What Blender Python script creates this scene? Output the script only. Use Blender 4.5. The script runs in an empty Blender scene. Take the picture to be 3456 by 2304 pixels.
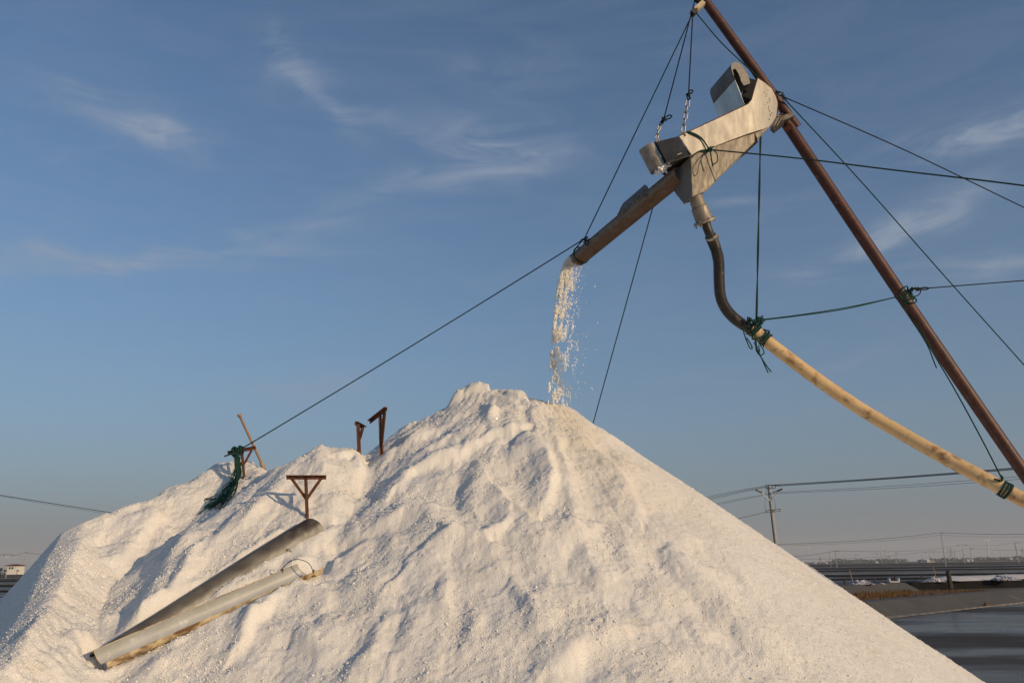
import bpy, math, random
import numpy as np
from mathutils import Matrix, Vector

random.seed(7)
RNG = np.random.default_rng(7)
scene = bpy.context.scene
COL = scene.collection

# ------------------------------------------------------------------ camera
FPX = 2790.0                       # focal length in pixels of the 3456 px wide photograph
PITCH, ROLL = math.radians(15.2), math.radians(0.73)
CAM = np.array([0.0, 0.0, 1.7])
FW = np.array([0, math.cos(PITCH), math.sin(PITCH)])
U0 = np.array([0, -math.sin(PITCH), math.cos(PITCH)])
R0 = np.array([1.0, 0, 0])
RT = math.cos(ROLL) * R0 - math.sin(ROLL) * U0
UP = math.cos(ROLL) * U0 + math.sin(ROLL) * R0

cam_data = bpy.data.cameras.new('camera')
cam_data.sensor_width = 36.0
cam_data.sensor_fit = 'HORIZONTAL'
cam_data.lens = 36.0 * FPX / 3456.0
cam_data.clip_start = 0.1
cam_data.clip_end = 30000
cam = bpy.data.objects.new('camera', cam_data)
COL.objects.link(cam)
cam.matrix_world = Matrix(((RT[0], UP[0], -FW[0], CAM[0]), (RT[1], UP[1], -FW[1], CAM[1]),
                           (RT[2], UP[2], -FW[2], CAM[2]), (0, 0, 0, 1)))
scene.camera = cam


def ray(x, y):
    return (FW * FPX + RT * (x - 1728) - UP * (y - 1152)) / FPX
def PD(x, y, d):                   # point at camera depth d
    return CAM + ray(x, y) * d
def PY(x, y, Y):                   # point at world Y
    r = ray(x, y)
    return CAM + r * (Y / r[1])
def PG(x, y, z):                   # point on the level z
    r = ray(x, y)
    return CAM + r * ((z - CAM[2]) / r[2])

# ------------------------------------------------------------------ sky, sun, exposure
SUN_AZ, SUN_EL = math.radians(49), math.radians(14)     # azimuth measured from -Y towards +X
SUNV = Vector((math.sin(SUN_AZ) * math.cos(SUN_EL), -math.cos(SUN_AZ) * math.cos(SUN_EL), math.sin(SUN_EL)))
world = bpy.data.worlds.new('World')
scene.world = world
world.use_nodes = True
wt = world.node_tree
for n in list(wt.nodes):
    wt.nodes.remove(n)
WN = wt.nodes.new
WL = wt.links.new
def wmath(op, a, b=None, c=None):
    n = WN('ShaderNodeMath'); n.operation = op
    for i, v in enumerate((a, b, c)):
        if v is None: continue
        if isinstance(v, (int, float)): n.inputs[i].default_value = v
        else: WL(v, n.inputs[i])
    return n.outputs[0]
def wvec(op, a, b=None):
    n = WN('ShaderNodeVectorMath'); n.operation = op
    for i, v in enumerate((a, b)):
        if v is None: continue
        if isinstance(v, (tuple, list, Vector)): n.inputs[i].default_value = tuple(v)
        else: WL(v, n.inputs[i])
    return n
def wmix(fac, a, b):
    n = WN('ShaderNodeMix'); n.data_type = 'RGBA'
    for sock, v in ((n.inputs[0], fac), (n.inputs[6], a), (n.inputs[7], b)):
        if isinstance(v, (int, float)): sock.default_value = v
        elif isinstance(v, tuple): sock.default_value = v
        else: WL(v, sock)
    return n.outputs[2]
sky = WN('ShaderNodeTexSky')
sky.sky_type = 'NISHITA'
sky.sun_disc = False
sky.sun_elevation = SUN_EL
sky.sun_rotation = math.radians(180) - SUN_AZ
sky.altitude = 0
sky.air_density = 1.0
sky.dust_density = 1.5
sky.ozone_density = 2.0
tc = WN('ShaderNodeTexCoord')
DIR = wvec('NORMALIZE', tc.outputs['Generated']).outputs[0]
warp = WN('ShaderNodeTexNoise'); warp.inputs['Scale'].default_value = 9; warp.inputs['Detail'].default_value = 5
WL(DIR, warp.inputs['Vector'])
wofs = wvec('SUBTRACT', warp.outputs['Color'], (0.5, 0.5, 0.5)).outputs[0]
wsc = WN('ShaderNodeVectorMath'); wsc.operation = 'SCALE'; WL(wofs, wsc.inputs[0]); wsc.inputs['Scale'].default_value = 0.075
WDIR = wvec('ADD', DIR, wsc.outputs[0]).outputs[0]
# thin cirrus: soft streaks in the sky's own directions, broken up by fibrous noise
WISPS = [  # px, py, half length, half width, slope in degrees (down to the right), strength
    (545, 440, 110, 50, 28, .75), (370, 385, 180, 45, 14, .60), (350, 505, 150, 20, -8, .20),
    (925, 180, 55, 80, 0, .25), (1010, 250, 150, 45, 35, .30), (1075, 350, 160, 26, 32, .30),
    (1530, 455, 300, 60, 12, .42), (1700, 520, 170, 80, -5, .40), (1480, 610, 250, 45, -16, .32),
    (420, 880, 460, 40, -5, .70), (795, 835, 75, 22, -26, .45), (1030, 760, 260, 45, -14, .24),
    (3290, 470, 190, 45, -6, .50), (3380, 420, 160, 60, -12, .30), (3120, 730, 170, 38, -24, .65), (2960, 800, 130, 34, -25, .55),
    (2710, 940, 100, 28, 0, .28), (3330, 880, 230, 40, -12, .55), (2560, 690, 240, 26, -8, .22),
    (930, 1310, 300, 50, 4, .34), (540, 1450, 200, 60, 10, .14), (2790, 1385, 150, 20, 0, .14),
    (2430, 1270, 260, 14, -6, .14), (1700, 250, 200, 80, 10, .12), (1720, 1270, 60, 40, 30, .20), (2850, 1230, 120, 16, -10, .16),
]
acc = None
for (px, py, hl, hw, ang, st) in WISPS:
    c = ray(px, py); c = c / np.linalg.norm(c)
    ca, sa = math.cos(math.radians(ang)), math.sin(math.radians(ang))
    u = RT * ca - UP * sa; v = UP * ca + RT * sa
    u = u - c * (u @ c); v = v - c * (v @ c)
    u = u / np.linalg.norm(u) * FPX / hl; v = v / np.linalg.norm(v) * FPX / hw
    dd = wvec('SUBTRACT', WDIR, tuple(c)).outputs[0]
    a = wvec('DOT_PRODUCT', dd, tuple(u)).outputs['Value']
    b = wvec('DOT_PRODUCT', dd, tuple(v)).outputs['Value']
    q = wmath('ADD', wmath('MULTIPLY', a, a), wmath('MULTIPLY', b, b))
    e = wmath('MULTIPLY', wmath('EXPONENT', wmath('MULTIPLY', q, -1.0)), st * 1.5)
    # only the half of the sky around this streak
    acc = e if acc is None else wmath('ADD', acc, e)
fib = WN('ShaderNodeTexNoise'); fib.inputs['Scale'].default_value = 5; fib.inputs['Detail'].default_value = 9
fib.inputs['Roughness'].default_value = 0.62; fib.inputs['Distortion'].default_value = 1.2
fm = WN('ShaderNodeMapping'); fm.inputs['Rotation'].default_value = (0.2, 0.25, 0.3); fm.inputs['Scale'].default_value = (1.0, 1.8, 5.5)
WL(DIR, fm.inputs['Vector']); WL(fm.outputs[0], fib.inputs['Vector'])
fr = WN('ShaderNodeMapRange'); fr.inputs['From Min'].default_value = 0.33; fr.inputs['From Max'].default_value = 0.70
WL(fib.outputs[0], fr.inputs['Value'])
gen = WN('ShaderNodeMapRange'); gen.inputs['From Min'].default_value = 0.42; gen.inputs['From Max'].default_value = 0.95
gen.inputs['To Max'].default_value = 0.16; WL(fib.outputs[0], gen.inputs['Value'])
cmask = wmath('MINIMUM', wmath('ADD', wmath('MULTIPLY', acc, fr.outputs[0]), gen.outputs[0]), 0.7)
sep = WN('ShaderNodeSeparateXYZ'); WL(DIR, sep.inputs[0])
elev = wmath('MAXIMUM', sep.outputs['Z'], 0.0)
hazef = wmath('MULTIPLY', wmath('EXPONENT', wmath('MULTIPLY', elev, -13.0)), 0.93)
SKY_HAZE = (1.50, 1.62, 1.76, 1)
tint = WN('ShaderNodeMix'); tint.data_type = 'RGBA'; tint.blend_type = 'MULTIPLY'
tint.inputs[0].default_value = 1.0; tint.inputs[7].default_value = (0.84, 1.02, 1.18, 1)
WL(sky.outputs[0], tint.inputs[6])
c1 = wmix(cmask, tint.outputs[2], (3.2, 3.7, 4.6, 1))
c1b = wmix(wmath('MULTIPLY', wmath('EXPONENT', wmath('MULTIPLY', elev, -3.6)), 0.62), c1, (1.75, 2.55, 3.55, 1))
c2 = wmix(hazef, c1b, SKY_HAZE)
bg = WN('ShaderNodeBackground'); bg.inputs['Strength'].default_value = 0.1
WL(c2, bg.inputs['Color'])
wo = WN('ShaderNodeOutputWorld'); WL(bg.outputs[0], wo.inputs['Surface'])

sd = bpy.data.lights.new('sun', 'SUN')
sd.energy = 3.6
sd.angle = math.radians(0.5)
sd.color = (1.0, 0.735, 0.45)
sun = bpy.data.objects.new('sun', sd); COL.objects.link(sun)
sun.rotation_euler = SUNV.to_track_quat('Z', 'Y').to_euler()
sun.location = (20, -20, 20)

vs = scene.view_settings
vs.view_transform = 'Standard'; vs.look = 'None'; vs.exposure = 0.0; vs.gamma = 1.0; vs.use_curve_mapping = False
scene.cycles.max_bounces = 6
scene.cycles.volume_bounces = 0
scene.cycles.use_denoising = True

# ------------------------------------------------------------------ noise
def _h(ix, iy, seed):
    h = (ix.astype(np.int64) * 374761393 + iy.astype(np.int64) * 668265263 + seed * 1442695041) & 0xFFFFFFFF
    h = ((h ^ (h >> 13)) * 1274126177) & 0xFFFFFFFF
    return (h ^ (h >> 16)) & 0xFFFFFFFF
def pn(x, y, seed=0):              # 2-D gradient noise, about -1..1
    xi, yi = np.floor(x), np.floor(y)
    fx, fy = x - xi, y - yi
    u, v = fx * fx * fx * (fx * (fx * 6 - 15) + 10), fy * fy * fy * (fy * (fy * 6 - 15) + 10)
    def g(ox, oy):
        a = _h(xi + ox, yi + oy, seed) * (2 * math.pi / 4294967296.0)
        return np.cos(a) * (fx - ox) + np.sin(a) * (fy - oy)
    return 1.5 * ((g(0, 0) * (1 - u) + g(1, 0) * u) * (1 - v) + (g(0, 1) * (1 - u) + g(1, 1) * u) * v)
def fbm(x, y, seed=0, octv=4, gain=0.5):
    s, a, t = 0, 1.0, 0
    for i in range(octv):
        s = s + a * pn(x * 2 ** i, y * 2 ** i, seed + i * 17); t += a; a *= gain
    return s / t
def sstep(a, b, x):
    t = np.clip((x - a) / (b - a), 0, 1)
    return t * t * (3 - 2 * t)

# ------------------------------------------------------------------ mesh helpers
def catmull(pts, n=8, closed=False):
    P = [np.asarray(p, float) for p in pts]
    if len(P) < 3 and not closed:
        return [P[0] + (P[-1] - P[0]) * k / n for k in range(n + 1)]
    out = []
    m = len(P)
    for i in range(m if closed else m - 1):
        if closed:
            p0, p1, p2, p3 = P[i - 1], P[i], P[(i + 1) % m], P[(i + 2) % m]
        else:
            p1, p2 = P[i], P[i + 1]
            p0 = P[i - 1] if i > 0 else 2 * p1 - p2
            p3 = P[i + 2] if i + 2 < m else 2 * p2 - p1
        for k in range(n):
            t = k / n
            out.append(0.5 * (2 * p1 + (p2 - p0) * t + (2 * p0 - 5 * p1 + 4 * p2 - p3) * t * t + (3 * p1 - p0 - 3 * p2 + p3) * t ** 3))
    if not closed:
        out.append(P[-1])
    return out
def nz(v):
    v = np.asarray(v, float); l = np.linalg.norm(v)
    return v / l if l > 1e-12 else v

class MB:
    def __init__(self):
        self.v = []; self.f = []
    def add(self, verts, faces):
        o = len(self.v)
        self.v.extend([tuple(map(float, p)) for p in verts])
        self.f.extend([tuple(i + o for i in f) for f in faces])
        return self
    def tube(self, pts, r, seg=8, closed=False, caps=True):
        P = [np.asarray(p, float) for p in pts]
        n = len(P)
        rad = r if hasattr(r, '__len__') else [r] * n
        T = []
        for i in range(n):
            a = P[i - 1] if (i > 0 or closed) else P[i]
            b = P[(i + 1) % n] if (i < n - 1 or closed) else P[i]
            T.append(nz(b - a))
        ref = np.array([0, 0, 1.0]) if abs(T[0][2]) < 0.9 else np.array([1.0, 0, 0])
        N = nz(np.cross(T[0], ref))
        V = []
        for i in range(n):
            N = nz(N - T[i] * (N @ T[i]))
            B = np.cross(T[i], N)
            for k in range(seg):
                a = 2 * math.pi * k / seg
                V.append(P[i] + rad[i] * (math.cos(a) * N + math.sin(a) * B))
        Fc = []
        for i in range(n if closed else n - 1):
            j = (i + 1) % n
            for k in range(seg):
                l = (k + 1) % seg
                Fc.append((i * seg + k, i * seg + l, j * seg + l, j * seg + k))
        if caps and not closed:
            Fc.append(tuple(range(seg))[::-1]); Fc.append(tuple((n - 1) * seg + k for k in range(seg)))
        return self.add(V, Fc)
    def bar(self, a, b, w, h, up=(0, 0, 1)):   # a box from a to b, w wide, h high
        a, b = np.asarray(a, float), np.asarray(b, float)
        d = nz(b - a); s = nz(np.cross(d, np.asarray(up, float)))
        if np.linalg.norm(s) < 0.5: s = nz(np.cross(d, np.array([0, 1.0, 0])))
        u = np.cross(s, d)
        V = [p + s * (i * w / 2) + u * (j * h / 2) for p in (a, b) for (i, j) in ((-1, -1), (1, -1), (1, 1), (-1, 1))]
        return self.add(V, [(0, 1, 2, 3), (7, 6, 5, 4), (0, 4, 5, 1), (1, 5, 6, 2), (2, 6, 7, 3), (3, 7, 4, 0)])
    def hexa(self, V):                         # eight corners: bottom ring then top ring
        return self.add(V, [(3, 2, 1, 0), (4, 5, 6, 7), (0, 1, 5, 4), (1, 2, 6, 5), (2, 3, 7, 6), (3, 0, 4, 7)])
    def plate(self, ring, t):                  # a polygon given thickness along the vector t
        n = len(ring); t = np.asarray(t, float)
        V = [np.asarray(p, float) for p in ring] + [np.asarray(p, float) + t for p in ring]
        F = [tuple(range(n))[::-1], tuple(range(n, 2 * n))] + [(i, (i + 1) % n, n + (i + 1) % n, n + i) for i in range(n)]
        return self.add(V, F)
    def sheet(self, rows, th=0.0, nrm=None):   # grid of points -> surface; th>0 gives it thickness along nrm(i,j)
        m, n = len(rows), len(rows[0])
        V = [np.asarray(p, float) for r in rows for p in r]
        F = [(i * n + j, i * n + j + 1, (i + 1) * n + j + 1, (i + 1) * n + j) for i in range(m - 1) for j in range(n - 1)]
        if th:
            o = len(V)
            V = V + [np.asarray(rows[i][j], float) + th * np.asarray(nrm(i, j), float) for i in range(m) for j in range(n)]
            F += [tuple(o + k for k in f[::-1]) for f in F]
            for i in range(m - 1):
                F.append((i * n, (i + 1) * n, o + (i + 1) * n, o + i * n))
                F.append((i * n + n - 1, o + i * n + n - 1, o + (i + 1) * n + n - 1, (i + 1) * n + n - 1))
            for j in range(n - 1):
                F.append((j, o + j, o + j + 1, j + 1)); k = (m - 1) * n
                F.append((k + j, k + j + 1, o + k + j + 1, o + k + j))
        return self.add(V, F)
    def build(self, name, mat, parent=None, smooth=False, org=None):
        me = bpy.data.meshes.new(name)
        V = np.array(self.v, float)
        if parent is not None:
            V = V - np.array(parent.get('_o', (0, 0, 0)))
        elif org is not None:
            V = V - np.asarray(org, float)
        me.from_pydata(V.tolist(), [], self.f)
        me.materials.append(mat)
        if smooth:
            me.polygons.foreach_set('use_smooth', [True] * len(me.polygons))
        ob = bpy.data.objects.new(name, me)
        COL.objects.link(ob)
        if parent is not None:
            ob.parent = parent; ob['_o'] = parent.get('_o', (0, 0, 0))
        elif org is not None:
            ob.location = tuple(org); ob['_o'] = tuple(map(float, org))
        return ob
def half_smooth(ob, deg=35):
    me = ob.data
    me.polygons.foreach_set('use_smooth', [True] * len(me.polygons))
    me.set_sharp_from_angle(angle=math.radians(deg))
    return ob
def tag(o, label, cat, group=None):
    o['label'] = label; o['category'] = cat
    if group: o['group'] = group
    return o
def root(name, loc, label, cat, group=None):
    o = bpy.data.objects.new(name, None); o.empty_display_size = 0.2
    COL.objects.link(o); o.location = tuple(map(float, loc)); o['_o'] = tuple(map(float, loc))
    return tag(o, label, cat, group)
def struct(o):
    o['kind'] = 'structure'; return o
def stuff(o):
    o['kind'] = 'stuff'; return o

# ------------------------------------------------------------------ materials
def mat(name, c1, c2=None, scale=4.0, rough=0.6, metal=0.0, bump=0.0, bscale=60.0, stretch=(1, 1, 1), lo=0.35, hi=0.65,
        c3=None, s3=1.5, lo3=0.5, hi3=0.7, spec=0.5, rvar=0.0, detail=6, st3=None):
    m = bpy.data.materials.new(name); m.use_nodes = True
    nt = m.node_tree; b = nt.nodes['Principled BSDF']
    b.inputs['Roughness'].default_value = rough; b.inputs['Metallic'].default_value = metal
    b.inputs['Specular IOR Level'].default_value = spec
    b.inputs['Base Color'].default_value = (*c1, 1)
    geo = nt.nodes.new('ShaderNodeNewGeometry')
    def noise(sc, st):
        mp = nt.nodes.new('ShaderNodeMapping'); mp.inputs['Scale'].default_value = st
        nt.links.new(geo.outputs['Position'], mp.inputs['Vector'])
        n = nt.nodes.new('ShaderNodeTexNoise'); n.inputs['Scale'].default_value = sc
        n.inputs['Detail'].default_value = detail; n.inputs['Roughness'].default_value = 0.6
        nt.links.new(mp.outputs[0], n.inputs['Vector'])
        return n.outputs[0]
    def ramp(v, a, bb):
        r = nt.nodes.new('ShaderNodeMapRange'); r.inputs['From Min'].default_value = a; r.inputs['From Max'].default_value = bb
        nt.links.new(v, r.inputs['Value']); return r.outputs[0]
    def mix(f, a, bb):
        x = nt.nodes.new('ShaderNodeMix'); x.data_type = 'RGBA'; nt.links.new(f, x.inputs[0])
        for s, v in ((x.inputs[6], a), (x.inputs[7], bb)):
            if isinstance(v, tuple): s.default_value = (*v, 1)
            else: nt.links.new(v, s)
        return x.outputs[2]
    if c2 is not None:
        f = ramp(noise(scale, stretch), lo, hi)
        col = mix(f, tuple(c1), tuple(c2))
        if c3 is not None:
            f3 = ramp(noise(s3, st3 or stretch), lo3, hi3)
            col = mix(f3, col, tuple(c3))
        nt.links.new(col, b.inputs['Base Color'])
        if rvar:
            r = nt.nodes.new('ShaderNodeMapRange'); nt.links.new(f, r.inputs['Value'])
            r.inputs['To Min'].default_value = rough; r.inputs['To Max'].default_value = min(1, rough + rvar)
            nt.links.new(r.outputs[0], b.inputs['Roughness'])
    if bump:
        bn = nt.nodes.new('ShaderNodeBump'); bn.inputs['Strength'].default_value = 1.0; bn.inputs['Distance'].default_value = bump
        nt.links.new(noise(bscale, (1, 1, 1)), bn.inputs['Height'])
        nt.links.new(bn.outputs[0], b.inputs['Normal'])
    return m

M = {}
M['salt'] = mat('salt', (0.84, 0.805, 0.75), (0.80, 0.755, 0.69), 1.3, rough=0.65, bump=0.013, bscale=80, c3=(0.72, 0.65, 0.54), s3=2.2, lo3=0.62, hi3=0.80, spec=0.4)
M['crumb'] = mat('salt_crumb', (0.83, 0.80, 0.75), (0.79, 0.75, 0.69), 3, rough=0.45, spec=0.5)
M['crystal'] = mat('salt_crystal', (0.9, 0.9, 0.88), rough=0.12, spec=0.8)
M['fall'] = mat('falling_salt', (0.93, 0.92, 0.88), (0.91, 0.88, 0.82), 6, rough=0.6)
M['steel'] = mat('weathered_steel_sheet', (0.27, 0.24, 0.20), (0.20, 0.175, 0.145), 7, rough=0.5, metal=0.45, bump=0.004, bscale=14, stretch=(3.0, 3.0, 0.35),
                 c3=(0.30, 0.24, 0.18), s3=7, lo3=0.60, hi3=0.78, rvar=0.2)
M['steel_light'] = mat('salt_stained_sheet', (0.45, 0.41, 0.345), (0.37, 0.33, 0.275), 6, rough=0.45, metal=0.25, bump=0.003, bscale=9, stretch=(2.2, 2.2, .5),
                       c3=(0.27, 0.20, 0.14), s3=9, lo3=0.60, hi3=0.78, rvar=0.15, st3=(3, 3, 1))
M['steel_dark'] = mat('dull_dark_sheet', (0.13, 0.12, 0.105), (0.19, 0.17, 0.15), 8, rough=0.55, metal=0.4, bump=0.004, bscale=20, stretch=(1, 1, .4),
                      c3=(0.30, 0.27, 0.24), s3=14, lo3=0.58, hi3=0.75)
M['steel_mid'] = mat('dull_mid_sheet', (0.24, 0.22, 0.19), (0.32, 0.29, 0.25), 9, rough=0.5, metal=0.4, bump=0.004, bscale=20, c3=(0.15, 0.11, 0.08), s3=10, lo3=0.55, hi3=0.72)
M['stainless'] = mat('stainless_sheet', (0.55, 0.53, 0.51), (0.46, 0.44, 0.42), 6, rough=0.28, metal=0.9, bump=0.004, bscale=8, stretch=(1, 1, .3), rvar=0.15)
M['chute'] = mat('rusty_salted_chute', (0.23, 0.20, 0.165), (0.16, 0.13, 0.10), 12, rough=0.7, metal=0.15, bump=0.006, bscale=60,
                 c3=(0.12, 0.06, 0.03), s3=14, lo3=0.56, hi3=0.66, st3=(1, 1, 1))
M['rust_red'] = mat('red_oxide_paint', (0.095, 0.032, 0.023), (0.045, 0.019, 0.016), 9, rough=0.5, bump=0.002, bscale=40,
                    c3=(0.20, 0.11, 0.08), s3=10, lo3=0.60, hi3=0.78, spec=0.35)
M['rust'] = mat('rusty_iron', (0.15, 0.060, 0.032), (0.075, 0.032, 0.022), 22, rough=0.85, bump=0.004, bscale=70, c3=(0.22, 0.11, 0.06), s3=30, lo3=0.58, hi3=0.72, spec=0.2)
M['clamp'] = mat('grey_clamp_steel', (0.32, 0.28, 0.22), (0.20, 0.16, 0.12), 18, rough=0.6, metal=0.3, bump=0.003, bscale=60)
M['cream_wood'] = mat('pale_block', (0.66, 0.56, 0.38), (0.52, 0.40, 0.24), 20, rough=0.7)
M['cream_pipe'] = mat('cream_plastic_pipe', (0.66, 0.47, 0.24), (0.58, 0.38, 0.18), 5, rough=0.45, c3=(0.24, 0.12, 0.045), s3=6.5, lo3=0.53, hi3=0.68, bump=0.002, bscale=30)
M['hose'] = mat('black_corrugated_hose', (0.012, 0.011, 0.010), (0.03, 0.025, 0.02), 14, rough=0.5, c3=(0.16, 0.12, 0.08), s3=16, lo3=0.60, hi3=0.74)
M['rope'] = mat('green_rope', (0.008, 0.036, 0.028), (0.012, 0.055, 0.042), 40, rough=0.8, spec=0.2)
M['rope_dark'] = mat('dark_green_rope', (0.010, 0.026, 0.022), (0.018, 0.040, 0.032), 40, rough=0.85, spec=0.2)
M['rope_black'] = mat('black_rope', (0.012, 0.012, 0.013), rough=0.8, spec=0.2)
M['wire'] = mat('thin_wire', (0.05, 0.045, 0.04), rough=0.6)
M['chain'] = mat('galvanised_chain', (0.42, 0.41, 0.40), (0.25, 0.22, 0.19), 30, rough=0.4, metal=0.8)
M['trough_grey'] = mat('grey_plastic_gutter', (0.43, 0.43, 0.42), (0.36, 0.36, 0.34), 5, rough=0.42, bump=0.001, bscale=30, c3=(0.62, 0.60, 0.56), s3=9, lo3=0.62, hi3=0.75)
M['trough_out'] = mat('yellowed_plastic_gutter', (0.60, 0.50, 0.33), (0.50, 0.39, 0.22), 6, rough=0.5, c3=(0.16, 0.085, 0.035), s3=6, lo3=0.47, hi3=0.62, bump=0.002, bscale=60)
M['wood'] = mat('weathered_stick', (0.36, 0.22, 0.13), (0.26, 0.15, 0.09), 25, rough=0.8, bump=0.003, bscale=60)
M['bind'] = mat('pale_binding', (0.45, 0.36, 0.25), (0.30, 0.22, 0.14), 40, rough=0.9)
M['concrete'] = mat('pole_concrete', (0.36, 0.34, 0.31), (0.28, 0.26, 0.24), 3, rough=0.85)
M['dark_metal'] = mat('dark_pole_metal', (0.05, 0.048, 0.045), (0.08, 0.07, 0.06), 6, rough=0.6)
M['lamp_white'] = mat('white_lamp_arm', (0.7, 0.68, 0.64), rough=0.4)
M['lamp_head'] = mat('lamp_head', (0.10, 0.10, 0.11), rough=0.4)
M['cable'] = mat('cable_black', (0.02, 0.02, 0.022), rough=0.6)
M['ground'] = mat('salt_marsh_soil', (0.055, 0.048, 0.038), (0.085, 0.07, 0.05), 0.02, rough=0.95, c3=(0.04, 0.05, 0.02), s3=0.01, lo3=0.5, hi3=0.65)
M['yard'] = mat('salted_yard', (0.42, 0.38, 0.33), (0.62, 0.58, 0.52), 0.8, rough=0.9, bump=0.01, bscale=12)
M['water'] = mat('brine', (0.090, 0.072, 0.056), (0.070, 0.056, 0.044), 0.22, rough=0.20, spec=0.18, lo=0.42, hi=0.58, rvar=0.40, stretch=(.4, 1, 1))
M['liner_black'] = mat('black_pond_liner', (0.008, 0.008, 0.009), (0.014, 0.013, 0.012), 1.2, rough=0.9, spec=0.08)
M['liner_grey'] = mat('faded_pond_liner', (0.080, 0.075, 0.068), (0.100, 0.092, 0.080), 0.7, rough=0.75, spec=0.25, bump=0.02, bscale=1.2,
                      c3=(0.22, 0.19, 0.14), s3=0.55, lo3=0.60, hi3=0.74, st3=(1.6, .5, .5))
M['scum'] = mat('salt_scum', (0.34, 0.28, 0.21), (0.13, 0.105, 0.08), 3.5, rough=0.9)
M['dry_grass'] = mat('dry_grass', (0.20, 0.11, 0.045), (0.11, 0.06, 0.025), 3, rough=0.9, spec=0.1)
M['tarp'] = mat('white_blue_tarp', (0.60, 0.58, 0.56), (0.30, 0.29, 0.33), 2.6, rough=0.6, lo=0.44, hi=0.54)
M['tarp_grey'] = mat('grey_tarp', (0.38, 0.37, 0.37), (0.20, 0.20, 0.22), 2.0, rough=0.7)
def stain(m, ca, cb, sc=25):        # a stain painted by the mesh attribute 'dirt'
    t = m.node_tree; bs = t.nodes['Principled BSDF']; old = bs.inputs['Base Color'].links[0].from_socket
    at = t.nodes.new('ShaderNodeAttribute'); at.attribute_name = 'dirt'
    ns = t.nodes.new('ShaderNodeTexNoise'); ns.inputs['Scale'].default_value = sc; ns.inputs['Detail'].default_value = 6
    dm = t.nodes.new('ShaderNodeMix'); dm.data_type = 'RGBA'; dm.inputs[6].default_value = (*ca, 1); dm.inputs[7].default_value = (*cb, 1)
    t.links.new(ns.outputs[0], dm.inputs[0])
    mx = t.nodes.new('ShaderNodeMix'); mx.data_type = 'RGBA'
    t.links.new(at.outputs['Fac'], mx.inputs[0]); t.links.new(old, mx.inputs[6]); t.links.new(dm.outputs[2], mx.inputs[7])
    t.links.new(mx.outputs[2], bs.inputs['Base Color'])
stain(M['salt'], (0.72, 0.62, 0.45), (0.78, 0.70, 0.55), 12)
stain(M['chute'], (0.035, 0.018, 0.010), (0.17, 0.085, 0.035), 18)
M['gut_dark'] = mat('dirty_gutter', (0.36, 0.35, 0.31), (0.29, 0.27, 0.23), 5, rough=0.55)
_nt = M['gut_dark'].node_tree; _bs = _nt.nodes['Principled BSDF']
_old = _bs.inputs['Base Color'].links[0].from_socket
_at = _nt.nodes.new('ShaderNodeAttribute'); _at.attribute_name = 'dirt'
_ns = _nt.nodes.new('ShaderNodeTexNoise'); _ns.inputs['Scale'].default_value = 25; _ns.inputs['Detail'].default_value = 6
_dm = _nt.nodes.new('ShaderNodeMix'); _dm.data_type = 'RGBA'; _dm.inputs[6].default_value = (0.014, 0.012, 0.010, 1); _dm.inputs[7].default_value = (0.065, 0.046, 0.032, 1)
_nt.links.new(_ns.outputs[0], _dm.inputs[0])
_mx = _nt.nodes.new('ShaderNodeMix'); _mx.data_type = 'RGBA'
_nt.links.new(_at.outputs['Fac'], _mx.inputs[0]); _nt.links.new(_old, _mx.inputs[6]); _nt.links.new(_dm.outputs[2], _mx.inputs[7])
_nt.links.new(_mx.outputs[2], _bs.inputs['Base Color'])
M['salt_far'] = mat('far_salt', (0.74, 0.68, 0.62), (0.62, 0.55, 0.49), 0.6, rough=0.9)
M['post'] = mat('dark_post', (0.035, 0.028, 0.022), (0.06, 0.045, 0.032), 6, rough=0.9)
M['leaf'] = mat('tree_leaf', (0.050, 0.055, 0.030), (0.030, 0.036, 0.022), 0.08, rough=0.9, spec=0.1)
M['bark'] = mat('bark', (0.06, 0.045, 0.03), rough=0.9)
M['white_wall'] = mat('white_wall', (0.72, 0.70, 0.66), (0.62, 0.60, 0.56), 0.4, rough=0.8)
M['roof_red'] = mat('red_roof', (0.20, 0.022, 0.018), (0.14, 0.018, 0.016), 0.6, rough=0.8)
M['glass'] = mat('dark_window', (0.03, 0.035, 0.04), rough=0.1)
M['orange'] = mat('orange_paint', (0.60, 0.16, 0.03), rough=0.7)
M['turbine'] = mat('turbine_white', (0.55, 0.55, 0.56), rough=0.5)
M['pylon'] = mat('pylon_steel', (0.20, 0.20, 0.21), rough=0.6, metal=0.3)

# thin brine over mud: mirror-like only where it stands deeper
nt = M['water'].node_tree
_wn = nt.nodes.new('ShaderNodeTexNoise'); _wn.inputs['Scale'].default_value = 0.42; _wn.inputs['Detail'].default_value = 6; _wn.inputs['Roughness'].default_value = 0.6
_wm = nt.nodes.new('ShaderNodeMapping'); _wm.inputs['Scale'].default_value = (.5, 1.5, 1); _wm.inputs['Rotation'].default_value = (0, 0, math.radians(-30))
_wg = nt.nodes.new('ShaderNodeNewGeometry'); nt.links.new(_wg.outputs['Position'], _wm.inputs[0]); nt.links.new(_wm.outputs[0], _wn.inputs['Vector'])
_wr = nt.nodes.new('ShaderNodeMapRange'); _wr.inputs['From Min'].default_value = .50; _wr.inputs['From Max'].default_value = .58; _wr.inputs['To Min'].default_value = .03; _wr.inputs['To Max'].default_value = .09
nt.links.new(_wn.outputs[0], _wr.inputs['Value']); nt.links.new(_wr.outputs[0], nt.nodes['Principled BSDF'].inputs['Specular IOR Level'])
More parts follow.
